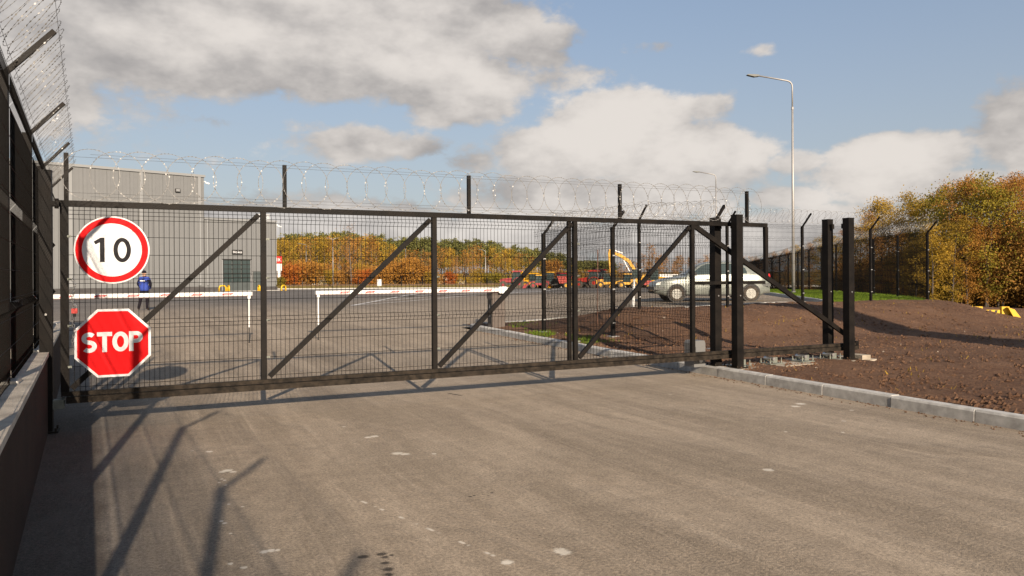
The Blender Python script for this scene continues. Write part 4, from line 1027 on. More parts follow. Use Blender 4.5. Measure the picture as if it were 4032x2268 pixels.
def sedan():
    px, d = 2786, 28.9
    x, y = ray(px, d); cz = yard_z(x, y)
    o = thing('car', 'pale silver green sedan parked sideways behind the fence', 'car', (x, y, cz), -YAW)
    prof = [(0.00, .34), (0.02, .60), (0.08, .70), (0.22, .765), (0.45, .835), (0.75, .885), (1.10, .925), (1.16, .95), (1.30, 1.06), (1.50, 1.215), (1.72, 1.355), (1.95, 1.43), (2.15, 1.462), (2.45, 1.475), (2.75, 1.468), (3.05, 1.42), (3.30, 1.352), (3.52, 1.265), (3.75, 1.16), (3.92, 1.075), (4.05, 1.035), (4.17, 1.0), (4.235, .90), (4.27, .70), (4.29, .40)]
    L = 4.29; belt = 0.945
    m = MB(); rows = []
    for (sx, T) in prof:
        e = min(1.0, sx / 0.40, (L - sx) / 0.40); e = 0.80 + 0.20 * math.sin(max(0.0, e) * math.pi / 2)
        w = 0.83 * e
        bt = min(belt + 0.02 * sx / L, T - 0.03)
        up = max(0.0, (T - belt) / 0.53); wt = w * (0.93 - 0.20 * min(1, up))
        zb = 0.20 + (0.08 if sx < 0.3 or sx > 4.0 else 0.0)
        r_ = [(w * 0.90, zb), (w * 0.985, zb + 0.10), (w, 0.5 if T > 0.56 else (zb + T) / 2), (w * 0.975, bt * 0.6 + 0.4 * min(0.62, bt)), (w * 0.94, bt), (wt, max(bt + 0.005, T - 0.045)), (wt * 0.86, T - 0.008), (wt * 0.45, T + 0.008), (0, T + 0.012)]
        rows.append([(sx - L / 2, -a, z) for a, z in r_] + [(sx - L / 2, a, z) for a, z in reversed(r_[:-1])])
    q = len(rows[0]); vs = [p for r_ in rows for p in r_]; fs = []
    for i in range(len(rows) - 1):
        for j in range(q - 1): fs.append((i * q + j, i * q + j + 1, (i + 1) * q + j + 1, (i + 1) * q + j))
        fs.append((i * q + q - 1, i * q, (i + 1) * q, (i + 1) * q + q - 1))
    fs.append(tuple(range(q))); fs.append(tuple((len(rows) - 1) * q + j for j in range(q - 1, -1, -1)))
    m.add(vs, fs); body = m.build('body', CARP, o, smooth=True)
    X = lambda v: v - L / 2
    def roofline(sx):
        for (a, ta), (b, tb) in zip(prof[:-1], prof[1:]):
            if a <= sx <= b: return ta + (tb - ta) * (sx - a) / (b - a)
    def side_y(sx, z):      # body half width at height z above the belt
        T = roofline(sx); up = max(0.0, (T - belt) / 0.53); w = 0.83; wt = w * (0.93 - 0.20 * min(1, up)); t = min(1, max(0, (z - belt) / max(0.02, T - 0.045 - belt)))
        return w * 0.94 + (wt - w * 0.94) * t
    for nm, pts in (('side_window', [(1.36, .975), (2.08, .985), (2.08, 1.375), (1.92, 1.365), (1.74, 1.30), (1.55, 1.16)]), ('side_window', [(2.17, .985), (3.02, 1.0), (3.02, 1.355), (2.75, 1.39), (2.17, 1.385)]), ('side_window', [(3.09, 1.0), (3.42, 1.02), (3.36, 1.22), (3.09, 1.345)])):
        for s in (-1, 1):
            m = MB(); n = len(pts)
            out = [(X(a), s * (side_y(a, z) + 0.010), z) for a, z in pts]; inn = [(X(a), s * (side_y(a, z) - 0.03), z) for a, z in pts]
            m.add(out + inn, [tuple(range(n)), tuple(range(2 * n - 1, n - 1, -1))] + [(i, i + n, (i + 1) % n + n, (i + 1) % n) for i in range(n)])
            m.build(nm, GLASS, o)
    for (a, b, nm) in ((1.19, 1.70, 'windscreen'), (3.36, 3.90, 'rear_window')):
        m = MB(); vs = []; fs = []; K = 5
        for i in range(K + 1):
            sx = a + (b - a) * i / K; T = roofline(sx)
            wt = 0.83 * (0.93 - 0.20 * min(1, max(0, (T - belt) / 0.53))) * 0.80
            for yy in (-1, -0.5, 0, 0.5, 1): vs.append((X(sx), yy * wt, T + 0.022 - 0.012 * yy * yy + 0.004))
        for i in range(K):
            for j in range(4): fs.append((i * 5 + j, i * 5 + j + 1, (i + 1) * 5 + j + 1, (i + 1) * 5 + j))
        m.add(vs, fs); m.build(nm, GLASS, o, smooth=True)
    for wx in (0.79, 3.53):
        for s in (-1, 1):
            m = MB(); m.cyl((X(wx), s * 0.70, 0.30), (X(wx), s * 0.838, 0.30), 0.345, n=24); m.build('wheel_arch', BLK, o)
            wheel(o, (X(wx), s * 0.775, 0.282), 0.285, 0.17, ALLOY, hub=0.66)
    m = MB(); m.prism([(X(-0.02), .43), (X(0.42), .43), (X(0.42), .53), (X(-0.02), .55)], -0.70, 0.70); m.box((X(0.20), -0.79, .48), (0.46, 0.05, 0.10)); m.box((X(0.20), 0.79, .48), (0.46, 0.05, 0.10)); m.build('front_bumper_strip', CARPL, o)
    m = MB(); m.box((X(4.20), 0, .60), (0.20, 1.42, 0.12)); m.box((X(4.02), -0.79, .60), (0.42, 0.05, 0.12)); m.box((X(4.02), 0.79, .60), (0.42, 0.05, 0.12)); m.build('rear_bumper_strip', CARPL, o)
    for s in (-1, 1):
        m = MB(); m.prism([(X(0.03), .60), (X(0.36), .63), (X(0.34), .74), (X(0.09), .70)], s * 0.56, s * 0.765); m.build('headlight', LAMPC, o)
        m = MB(); m.prism([(X(4.05), .86), (X(4.265), .84), (X(4.24), 1.0), (X(4.12), 1.03)], s * 0.56, s * 0.79); m.build('tail_light', LAMPR, o)
        m = MB(); m.prism([(X(1.32), .96), (X(1.50), .95), (X(1.50), 1.06), (X(1.36), 1.08)], s * 0.84, s * 0.96); m.build('wing_mirror', BLK, o)
        for hx in (1.98, 2.92):
            m = MB(); m.box((X(hx), s * 0.822, 0.80), (0.17, 0.03, 0.03)); m.build('door_handle', CARPL, o)
        for sx in (1.14, 2.12, 3.06):
            m = MB(); m.box((X(sx), s * 0.8225, 0.62), (0.012, 0.022, 0.60)); m.build('door_seam', BLK, o)
        m = MB(); m.box((X(2.1), s * 0.80, 0.225), (1.9, 0.06, 0.06)); m.build('sill', BLK, o)
sedan()

def place(name, px, d, label, cat, flip=1, rz=0.0, sc=1.0, z=None):
    x, y = ray(px, d)
    o = thing(name, label, cat, (x, y, yard_z(x, y) if z is None else z), -YAW + rz, 'machines parked along the far side of the yard')
    o.scale = (flip * sc, sc, sc)
    return o
def tractor(px, d, label, col, rz=0.0, sc=1.0, flip=1):
    o = place('tractor', px, d, label, 'tractor', flip, rz, sc)
    wheel(o, (0.95, -0.78, 0.72), 0.72, 0.40, col, 0.36, 16); wheel(o, (0.95, 0.78, 0.72), 0.72, 0.40, col, 0.36, 16)
    wheel(o, (-1.15, -0.74, 0.52), 0.52, 0.32, col, 0.36, 14); wheel(o, (-1.15, 0.74, 0.52), 0.52, 0.32, col, 0.36, 14)
    m = MB(); m.prism([(-1.55, 0.85), (-1.62, 1.15), (-1.45, 1.32), (0.0, 1.48), (0.0, 0.85)], -0.36, 0.36); m.build('bonnet', col, o)
    m = MB(); m.box((-0.3, 0, 0.68), (2.4, 0.42, 0.36)); m.box((-1.15, 0, 0.52), (0.2, 1.2, 0.2)); m.box((0.95, 0, 0.72), (0.25, 1.3, 0.25)); m.build('chassis', BLK, o)
    cab = MB(); cab.prism([(0.0, 0.95), (1.15, 0.95), (1.35, 1.45), (1.2, 2.25), (0.25, 2.25)], -0.55, 0.55); cb2 = cab.build('cab', GLASS, o)
    for (a, b) in (((0.0, 0.95), (0.25, 2.3)), ((1.35, 1.45), (1.2, 2.3)), ((0.7, 0.95), (0.72, 2.3))):
        for s in (-0.56, 0.56):
            m = MB(); m.bar((a[0], s, a[1]), (b[0], s, b[1]), 0.06, 0.06); m.build('cab_pillar', BLK, cb2)
    m = MB(); m.prism([(0.05, 2.25), (1.45, 2.25), (1.45, 2.36), (1.2, 2.45), (0.3, 2.45), (0.0, 2.36)], -0.65, 0.65); m.build('roof', col, o)
    for s in (-0.78, 0.78):
        m = MB(); pts = [(0.95 + 0.82 * math.cos(a), 0.72 + 0.82 * math.sin(a)) for a in [R(20 + 20 * k) for k in range(8)]]
        pin = [(0.95 + 0.76 * math.cos(a), 0.72 + 0.76 * math.sin(a)) for a in [R(160 - 20 * k) for k in range(8)]]
        m.prism(pts + pin, s - 0.22, s + 0.22); m.build('mudguard', col, o)
    m = MB(); m.cyl((-0.5, 0.3, 1.4), (-0.5, 0.3, 2.2), 0.05, n=8); m.build('exhaust', BLK, o)
    m = MB(); m.box((-1.62, -0.2, 1.1), (0.05, 0.14, 0.1)); m.box((-1.62, 0.2, 1.1), (0.05, 0.14, 0.1)); m.build('headlight', LAMPC, o)
    return o
def loader(px, d, label, col, rz=0.0, sc=1.0, flip=1, roof=None, raised=0.0, backhoe=False):
    o = place('loader', px, d, label, 'loader', flip, rz, sc)
    for x_ in (-1.0, 1.0):
        for s in (-0.75, 0.75): wheel(o, (x_, s, 0.5), 0.5, 0.36, col, 0.5, 14)
    m = MB(); m.prism([(-1.5, 0.55), (1.6, 0.55), (1.65, 1.2), (0.55, 1.35), (0.5, 0.9), (-0.6, 0.9), (-1.5, 0.8)], -0.5, 0.5); m.build('body', col, o)
    m = MB(); m.prism([(-0.65, 0.9), (0.5, 0.9), (0.5, 2.1), (-0.4, 2.1)], -0.5, 0.5); c_ = m.build('cab', GLASS, o)
    for (a, b) in (((-0.65, 0.9), (-0.4, 2.12)), ((0.5, 0.9), (0.5, 2.12))):
        for s in (-0.5, 0.5):
            m = MB(); m.bar((a[0], s, a[1]), (b[0], s, b[1]), 0.07, 0.07); m.build('cab_pillar', BLK, c_)
    m = MB(); m.box((0.05, 0, 2.17), (1.25, 1.2, 0.12)); m.build('roof', roof or col, o)
    bx, bz = -2.1, 0.35 + raised
    for s in (-0.45, 0.45):
        m = MB(); m.bar((-0.7, s, 1.15), (-1.5, s, 1.0 + raised * 0.7), 0.10, 0.16); m.bar((-1.5, s, 1.0 + raised * 0.7), (bx, s, bz + 0.1), 0.10, 0.14); m.build('lift_arm', col, o)
    m = MB(); m.prism([(bx + 0.1, bz + 0.35), (bx - 0.05, bz - 0.25), (bx - 0.65, bz - 0.30), (bx - 0.60, bz - 0.22), (bx - 0.15, bz - 0.15), (bx, bz + 0.4)], -0.85, 0.85); m.prism([(bx + 0.1, bz + 0.38), (bx - 0.05, bz - 0.25), (bx - 0.6, bz - 0.28), (bx - 0.3, bz + 0.3)], -0.86, -0.82); m.prism([(bx + 0.1, bz + 0.38), (bx - 0.05, bz - 0.25), (bx - 0.6, bz - 0.28), (bx - 0.3, bz + 0.3)], 0.82, 0.86); m.build('bucket', col, o)
    if backhoe:
        m = MB(); m.bar((1.6, 0, 0.9), (2.1, 0, 2.5), 0.18, 0.26); m.build('backhoe_boom', col, o)
        m = MB(); m.bar((2.1, 0, 2.5), (2.45, 0, 1.1), 0.16, 0.20); m.prism([(2.3, 1.1), (2.6, 1.1), (2.6, 0.7), (2.1, 0.6)], -0.25, 0.25); m.build('backhoe_dipper', col, o)
        for s in (-0.6, 0.6):
            m = MB(); m.bar((1.7, s, 0.8), (1.9, s * 1.4, 0.05), 0.12, 0.12); m.build('stabiliser', BLK, o)
    return o
def spreader(px, d, label, col, rz=0.0, sc=1.0):
    o = place('spreader', px, d, label, 'farm implement', 1, rz, sc)
    m = MB(); m.prism([(-1.1, 1.75), (1.1, 1.75), (0.75, 0.7), (-0.75, 0.7)], -0.7, 0.7); m.build('hopper', col, o)
    m = MB(); m.box((0, 0, 1.79), (2.3, 1.5, 0.08)); m.build('rim', BLK, o)
    m = MB(); m.box((0, 0, 0.6), (2.2, 0.3, 0.16)); m.bar((-1.1, 0, 0.6), (-1.9, 0, 0.45), 0.14, 0.14); m.build('frame', BLK, o)
    for s in (-0.75, 0.75): wheel(o, (0.2, s, 0.42), 0.42, 0.28, YEL, 0.55, 12)
    m = MB(); m.prism([(0.6, 0.75), (1.4, 0.15), (1.55, 0.25), (0.85, 0.95)], -0.3, 0.3); m.build('chute', YEL, o)
    return o
def excavator(px, d, label, sc=1.0):
    o = place('excavator', px, d, label, 'excavator', 1, 0.12, sc)
    for s in (-0.95, 0.95):
        m = MB(); m.prism([(-1.5, 0.12), (-1.3, 0.0), (1.3, 0.0), (1.5, 0.12), (1.6, 0.4), (1.4, 0.7), (-1.4, 0.7), (-1.6, 0.4)], s - 0.28, s + 0.28); m.build('track', BLK, o)
    m = MB(); m.cyl((0, 0, 0.6), (0, 0, 0.95), 0.8, n=20); m.build('slew_ring', BLK, o)
    m = MB(); m.prism([(-1.2, 0.95), (2.0, 0.95), (2.2, 1.2), (2.15, 1.95), (0.5, 2.0), (0.3, 1.5), (-1.2, 1.4)], -1.1, 1.1); m.build('upper_body', YEL, o)
    m = MB(); m.prism([(-1.25, 1.4), (0.3, 1.4), (0.3, 2.75), (-0.9, 2.75), (-1.25, 2.1)], -1.05, -0.15); c_ = m.build('cab', GLASS, o)
    m = MB(); m.box((-0.35, -0.6, 2.80), (1.4, 0.98, 0.10)); m.box((0.28, -1.06, 2.1), (0.10, 0.06, 1.3)); m.box((-1.22, -1.06, 2.0), (0.08, 0.06, 1.1)); m.build('cab_frame', BLK, c_)
    prof = [(-0.3, 1.5), (0.1, 1.4), (-0.2, 2.8), (-1.2, 4.35), (-2.6, 5.2), (-4.3, 5.75), (-4.4, 5.45), (-2.7, 4.75), (-1.5, 3.95), (-0.6, 2.6)]
    m = MB(); m.prism(prof, 0.0, 0.42); bo = m.build('boom', YEL, o)
    m = MB(); m.bar((-0.9, 0.21, 2.0), (-2.2, 0.21, 4.4), 0.14, 0.14); m.build('boom_cylinder', GALV, bo)
    m = MB(); m.prism([(-4.05, 5.95), (-4.45, 5.95), (-4.55, 5.3), (-4.35, 1.6), (-4.10, 1.6), (-3.95, 5.2)], 0.04, 0.38); dp = m.build('dipper', YEL, o)
    m = MB(); m.bar((-2.3, 0.21, 5.35), (-4.0, 0.21, 5.95), 0.13, 0.13); m.build('dipper_cylinder', GALV, dp)
    m = MB(); m.prism([(-4.5, 1.7), (-3.9, 1.6), (-3.4, 1.0), (-3.6, 0.5), (-4.3, 0.45), (-4.1, 0.9), (-4.5, 1.2)], -0.4, 0.8); m.build('bucket', BLK, o)
    return o
DM = 104
tractor(2014, DM, 'red tractor with black cab at the left end of the machine row', TRED)
loader(2103, DM + 3, 'yellow backhoe loader just right of the leftmost red tractor', YEL, rz=2.6, backhoe=True, sc=0.95)
loader(2122, DM - 2, 'small red loader with yellow roof beside the fence corner post', TRED, roof=YEL, sc=0.82)
loader(2160, DM + 2, 'black and yellow loader half hidden behind the fence corner post', BLK, roof=YEL, sc=1.02, rz=0.4)
spreader(2222, DM, 'orange red hopper implement left of the double gate upright', ORED, sc=0.95)
tractor(2196, DM + 8, 'red roofed tractor behind the orange red hopper', TRED, rz=0.5, sc=0.9)
tractor(2318, DM, 'red tractor facing sideways right of the double gate upright', ORED, rz=-0.35, sc=1.0)
tractor(2350, DM + 7, 'taller tractor with red cab roof in the middle of the machine row', TRED, rz=0.9, sc=1.1)
loader(2388, DM - 1, 'black loader with yellow wheels left of the excavator', YEL, sc=0.9, flip=-1, roof=BLK)
excavator(2510, DM + 2, 'big yellow excavator with its boom raised above the machine row', sc=0.90)
loader(2468, DM - 4, 'low yellow loader parked before the excavator tracks', YEL, sc=0.85)
loader(2570, DM + 1, 'dark cabbed yellow loader right of the excavator', YEL, sc=1.15, rz=0.3, roof=BLK)
spreader(2545, DM - 5, 'small red implement before the silver car bonnet', ORED, sc=0.55)

def van(px, d, label, col, L=4.6, H=2.0, rz=0.0):
    x, y = ray(px, d); o = thing('van', label, 'van', (x, y, far_z(d)), -YAW + rz, 'vehicles far beyond the yard')
    m = MB(); m.prism([(-L / 2, 0.3), (L / 2, 0.3), (L / 2, H * 0.55), (L / 2 - 0.8, H * 0.62), (L / 2 - 1.5, H), (-L / 2, H)], -0.9, 0.9); m.build('body', col, o)
    m = MB(); m.box((L / 2 - 1.9, 0, H * 0.78), (0.9, 1.83, H * 0.25)); m.build('side_window', GLASS, o)
    for s in (-L * 0.3, L * 0.3):
        for yy in (-0.85, 0.85): wheel(o, (s, yy, 0.34), 0.34, 0.2, ALLOY, 0.55, ny=12)
van(1782, 140, 'pale van parked under the trees beyond the yard', mat('dull beige paint', (0.34, 0.30, 0.22), 0.6), 5.0, 1.9)
van(1265, 138, 'cream van behind the orange shrubs left of the lamp post', mat('cream paint', (0.55, 0.48, 0.38), 0.6), 6.5, 2.0)
van(2640, 125, 'white van behind the bonnet of the silver car', WHITE, 5.0, 1.9)

# stake by the fence and thin sapling
sk = tag(MB().tube([(0, 0, -0.1), (0.01, 0, 0.9), (0.03, 0.01, 1.75)], 0.010, 6).build('timber_stake', mat('raw stake', (0.13, 0.060, 0.035), 0.8), loc=(9.7, 15.3, soil_z(9.7, 15.3))), 'thin reddish stake standing behind the side fence', 'stake')
wb = thing('bollard', 'thin pale leaning bollard before the silver car', 'bollard', (*ray(2492, 25.6), yard_z(*ray(2492, 25.6))))
m = MB(); m.tube([(0, 0, 0), (0.02, 0, 0.5), (0.06, 0, 1.0)], [0.05, 0.045, 0.04], 10); m.build('stem', WHITE, wb)
m = MB(); m.cyl((0, 0, 0), (0, 0, 0.03), 0.10, n=12); m.build('foot', CARPL, wb)

# ------------------------------------------------------------------ person
def person():
    d = 34.0; x, y = ray(568, d); z = yard_z(x, y)
    o = thing('person', 'person in blue jacket, dark trousers and cap seen from behind', 'person', (x, y, z), -YAW - 0.05)
    J = {'pelvis': (0, 0, .95, .150, .115), 'waist': (0, 0, 1.08, .155, .115), 'chest': (0, .01, 1.30, .185, .13), 'neckb': (0, .01, 1.47, .10, .09), 'neck': (0, .0, 1.53, .058, .06), 'head': (0, -.015, 1.64, .078, .092), 'crown': (0, -.01, 1.735, .062, .075),
         'shl': (-.19, .01, 1.42, .085, .085), 'ell': (-.285, -.02, 1.17, .068, .068), 'wrl': (-.20, .12, .985, .052, .052), 'hal': (-.13, .20, .96, .042, .035),
         'shr': (.19, .01, 1.42, .085, .085), 'elr': (.295, -.02, 1.18, .068, .068), 'wrr': (.21, .12, .995, .052, .052), 'har': (.14, .20, .97, .042, .035),
         'hpl': (-.10, 0, .88, .105, .105), 'knl': (-.155, -.02, .50, .075, .075), 'anl': (-.235, -.06, .10, .058, .062), 'tol': (-.29, .08, .045, .045, .035),
         'hpr': (.09, 0, .88, .105, .105), 'knr': (.115, .02, .50, .075, .075), 'anr': (.12, .0, .09, .058, .062), 'tor': (.135, .15, .04, .045, .035)}
    E = [('pelvis', 'waist'), ('waist', 'chest'), ('chest', 'neckb'), ('neckb', 'neck'), ('neck', 'head'), ('head', 'crown'), ('chest', 'shl'), ('shl', 'ell'), ('ell', 'wrl'), ('wrl', 'hal'), ('chest', 'shr'), ('shr', 'elr'), ('elr', 'wrr'), ('wrr', 'har'), ('pelvis', 'hpl'), ('hpl', 'knl'), ('knl', 'anl'), ('anl', 'tol'), ('pelvis', 'hpr'), ('hpr', 'knr'), ('knr', 'anr'), ('anr', 'tor')]
    ks_ = list(J); me = bpy.data.meshes.new('body'); me.from_pydata([J[k][:3] for k in ks_], [(ks_.index(a), ks_.index(b)) for a, b in E], [])
    tmp = bpy.data.objects.new('body_skeleton', me); COL.objects.link(tmp)
    sk_ = tmp.modifiers.new('skin', 'SKIN'); sk_.use_smooth_shade = True
    for i, k in enumerate(ks_):
        sv = me.skin_vertices[0].data[i]; sv.radius = J[k][3:5]; sv.use_root = (k == 'pelvis')
    sb_ = tmp.modifiers.new('sub', 'SUBSURF'); sb_.levels = 2; sb_.render_levels = 2
    dg = bpy.context.evaluated_depsgraph_get(); dg.update()
    bm2 = bpy.data.meshes.new_from_object(tmp.evaluated_get(dg)); bpy.data.objects.remove(tmp)
    bm2.materials.clear()
    for mt in (JACKET, TROUS, SKIN, SHOE, NAVY): bm2.materials.append(mt)
    for p in bm2.polygons:
        c = p.center; p.use_smooth = True
        if c.z > 1.50: p.material_index = 2
        elif c.z < 0.085: p.material_index = 3
        elif c.z < 0.90 and abs(c.x) < 0.34 and not (c.y > 0.14 and c.z > 0.8): p.material_index = 1
        elif c.y > 0.165 and c.z < 1.05: p.material_index = 2
        elif (1.27 < c.z < 1.36) or (abs(c.x) > 0.235 and c.z < 1.36): p.material_index = 4
        else: p.material_index = 0
    bm2.name = 'body'; link('body', bm2, o)
    m = MB(); K = 14; prev = None; vs = []; fs = []
    for (zz, rr) in ((1.665, .094), (1.70, .096), (1.745, .085), (1.775, .05), (1.785, .004)):
        for k in range(K): vs.append((rr * 0.92 * math.cos(2 * math.pi * k / K), -0.012 + rr * 1.08 * math.sin(2 * math.pi * k / K), zz))
    for i in range(4):
        for k in range(K): fs.append((i * K + k, i * K + (k + 1) % K, (i + 1) * K + (k + 1) % K, (i + 1) * K + k))
    m.add(vs, fs); m.box((0, 0.12, 1.672), (0.13, 0.10, 0.012)); m.build('cap', NAVY, o, smooth=True)
    m = MB(); m.box((0, -0.155, 1.315), (0.22, 0.012, 0.042)); m.build('back_print', SIGNW, o)
    # jacket hem below the waist
    m = MB(); vs, fs = [], []; K = 18
    for (zz, a, b) in ((1.12, .185, .145), (1.0, .195, .155), (.90, .190, .150), (.875, .175, .135)):
        for k in range(K): vs.append((a * math.cos(2 * math.pi * k / K), b * math.sin(2 * math.pi * k / K), zz))
    for i in range(3):
        for k in range(K): fs.append((i * K + k, i * K + (k + 1) % K, (i + 1) * K + (k + 1) % K, (i + 1) * K + k))
    m.add(vs, fs); m.build('jacket_hem', JACKET, o, smooth=True)
    for s in (-1, 1):
        m = MB(); m.cyl((s * 0.082, -0.015, 1.63), (s * 0.094, -0.02, 1.63), 0.03, 0.02, 8); m.build('ear', SKIN, o)
person()

# ------------------------------------------------------------------ trees
def leaf_cloud(centres, n_each, spread, size, rng, flat=1.0):
    C = np.repeat(np.asarray(centres, dtype=float), n_each, axis=0)
    P = C + rng.normal(0, 1, C.shape) * np.array([spread, spread, spread * flat])
    n = len(P); A = rng.normal(0, 1, (n, 3)); A /= np.linalg.norm(A, axis=1)[:, None]
    B = rng.normal(0, 1, (n, 3)); B -= A * (A * B).sum(1)[:, None]; B /= np.linalg.norm(B, axis=1)[:, None]
    s = size * rng.uniform(0.6, 1.3, (n, 1)); A *= s * 0.5; B *= s * 0.34
    V = np.empty((n, 4, 3)); V[:, 0] = P - A; V[:, 1] = P + B; V[:, 2] = P + A; V[:, 3] = P - B
    return V.reshape(-1, 3)
def tree_proto(h, cw, kind, seed, leaf, leafmat, bark, nl, n_each, spread, low=0.25, tr=0.012, stems=1):
    rng = np.random.default_rng(seed); rn = random.Random(seed)
    m = MB(); cent = []
    for s_ in range(stems):
        ox, oy = (0, 0) if s_ == 0 else (rn.uniform(-.12, .12) * cw, rn.uniform(-.12, .12) * cw)
        hh = h * (1 if s_ == 0 else rn.uniform(0.75, 0.95))
        lean = (rn.uniform(-.05, .05), rn.uniform(-.05, .05))
        P = lambda t: Vector((ox + lean[0] * hh * t + 0.02 * hh * math.sin(3.1 * t + seed), oy + lean[1] * hh * t + 0.015 * hh * math.sin(4.3 * t + seed), hh * t))
        r0 = tr * hh
        m.tube([P(t) - Vector((0, 0, 0.2 if t == 0 else 0)) for t in (0, .15, .35, .55, .75, .92, 1.0)], [r0, r0 * .85, r0 * .7, r0 * .52, r0 * .33, r0 * .15, r0 * .05], 6)
        for k in range(nl):
            t = low + (0.97 - low) * (k + rn.random()) / nl
            if kind == 'pine': reach = cw * 0.5 * (0.55 + 0.5 * rn.random()) * (1.0 if t < 0.85 else 0.55)
            elif kind == 'bush': reach = cw * 0.5 * math.sqrt(max(0.05, 1 - ((t - 0.4) / 0.62) ** 2)) * rn.uniform(.6, 1.1)
            else: reach = cw * 0.5 * (math.sin(math.pi * min(1, (t - low) / (1.06 - low)) ** 0.72) * 0.9 + 0.12) * rn.uniform(.55, 1.15)
            a = rn.uniform(0, 6.283); rise = reach * (rn.uniform(0.5, 1.1) if kind not in ('pine',) else rn.uniform(-.05, .35))
            b = P(t); e = b + Vector((math.cos(a) * reach, math.sin(a) * reach, min(rise, hh * 1.03 - b.z)))
            mid = b.lerp(e, .5) + Vector((0, 0, -0.06 * reach if kind == 'pine' else -0.08 * reach))
            m.tube([b, mid, e], [r0 * .30 * (1 - t * .6), r0 * .18 * (1 - t * .5), r0 * .05], 4, caps=False)
            for q in ((0.5, 0.78, 1.0) if kind != 'pine' else (0.45, 0.75, 1.0)):
                c = b.lerp(e, q) if q > .5 else mid
                cent.append((c.x + rn.gauss(0, .12) * reach, c.y + rn.gauss(0, .12) * reach, c.z + rn.gauss(0, .10) * reach))
    trunk = m.mesh('trunk', bark, smooth=True)
    crown = None
    if n_each: crown = quads('crown', leaf_cloud(cent, n_each, spread, leaf, rng, 0.75 if kind != 'pine' else 0.5), leafmat)
    return trunk, crown
def plant(name, proto, x, y, z, sc, label, cat, group, sz=None):
    o = thing(name, label, cat, (x, y, z), random.uniform(0, 6.28), group)
    s3 = (sc, sc, sz or sc); o.scale = s3
    link('trunk', proto[0], o)
    if proto[1]: link('crown', proto[1], o)
    return o
# the near trees to the right, behind the long fence
near = {
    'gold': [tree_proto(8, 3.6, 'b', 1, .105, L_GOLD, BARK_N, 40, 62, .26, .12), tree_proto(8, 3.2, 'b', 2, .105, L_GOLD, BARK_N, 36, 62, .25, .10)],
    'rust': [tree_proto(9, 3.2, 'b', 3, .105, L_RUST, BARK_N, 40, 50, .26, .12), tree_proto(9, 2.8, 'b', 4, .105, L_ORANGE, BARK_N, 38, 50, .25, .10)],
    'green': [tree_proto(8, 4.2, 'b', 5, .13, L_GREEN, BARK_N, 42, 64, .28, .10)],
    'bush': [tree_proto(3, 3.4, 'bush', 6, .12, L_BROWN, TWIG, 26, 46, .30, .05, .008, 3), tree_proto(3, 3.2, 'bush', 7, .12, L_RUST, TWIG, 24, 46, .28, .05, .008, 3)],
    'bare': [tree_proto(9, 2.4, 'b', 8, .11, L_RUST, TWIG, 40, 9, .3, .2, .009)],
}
NL = {'gold': 'golden green birch among the trees behind the long fence', 'rust': 'rust coloured autumn tree among the trees behind the long fence', 'green': 'still green tree among the autumn trees behind the long fence', 'bush': 'low brown bush at the foot of the trees behind the long fence', 'bare': 'nearly bare slender tree among the trees behind the long fence'}
rn = random.Random(21)
# (image column, depth, tree height, kind): crown tops follow the outline of the wood
spec = [(3420, 50, 5.2, 'rust'), (3480, 46, 7.3, 'gold'), (3505, 50, 7.6, 'gold'), (3575, 46, 8.0, 'gold'), (3625, 48, 7.4, 'gold'), (3660, 44, 7.0, 'gold'), (3700, 42, 7.3, 'green'), (3735, 46, 7.2, 'rust'), (3770, 40, 7.8, 'bare'), (3790, 37, 8.1, 'rust'), (3850, 38, 7.9, 'green'), (3835, 44, 8.6, 'rust'), (3890, 36, 7.6, 'green'), (3925, 38, 8.0, 'bare'), (3950, 36, 7.6, 'rust'), (3985, 38, 8.6, 'rust'), (4010, 37, 8.2, 'rust'), (4060, 38, 9.0, 'rust'), (4120, 36, 9.0, 'bare'), (4180, 34, 9.2, 'rust'), (3900, 44, 9.0, 'rust'), (4040, 42, 10.0, 'rust'),
        (3380, 54, 5.2, 'gold'), (3340, 58, 5.0, 'rust'), (3290, 62, 4.8, 'gold'), (3240, 66, 5.0, 'gold'), (3190, 72, 4.8, 'rust'), (3140, 78, 4.6, 'gold'), (3090, 84, 4.6, 'rust'), (3040, 92, 5.2, 'rust'), (3000, 100, 4.6, 'rust'), (2975, 108, 5.2, 'rust'), (3450, 40, 4.2, 'rust'), (3540, 40, 5.0, 'rust'), (3615, 38, 5.4, 'gold'), (3680, 36, 5.6, 'gold'), (3750, 36, 5.4, 'gold'), (3820, 36, 5.8, 'rust'), (3870, 36, 5.2, 'rust'), (3930, 36, 5.6, 'rust'), (4000, 36, 6.0, 'rust')]
NTOP = [(2950, 1012), (3000, 1003), (3090, 972), (3190, 935), (3290, 902), (3360, 870), (3430, 815), (3480, 772), (3570, 742), (3640, 772), (3700, 742), (3790, 672), (3850, 690), (3900, 700), (3960, 688), (4032, 648), (4300, 600)]
def near_top(px):
    for (a, ya), (b, yb_) in zip(NTOP[:-1], NTOP[1:]):
        if a <= px <= b: return ya + (yb_ - ya) * (px - a) / (b - a)
    return 640
def near_ground(x, y): return max(verge_z(x, y), -0.72)
ORD = ['first', 'second', 'third', 'fourth', 'fifth', 'sixth', 'seventh', 'eighth', 'ninth', 'tenth', 'eleventh', 'twelfth', 'thirteenth', 'fourteenth', 'fifteenth', 'sixteenth', 'seventeenth', 'eighteenth', 'nineteenth', 'twentieth', 'twenty-first', 'twenty-second', 'twenty-third', 'twenty-fourth', 'twenty-fifth', 'twenty-sixth', 'twenty-seventh', 'twenty-eighth']
KW = {'gold': 'golden green birch', 'rust': 'rust coloured autumn tree', 'green': 'still green tree', 'bare': 'nearly bare slender tree'}
cnt = {}
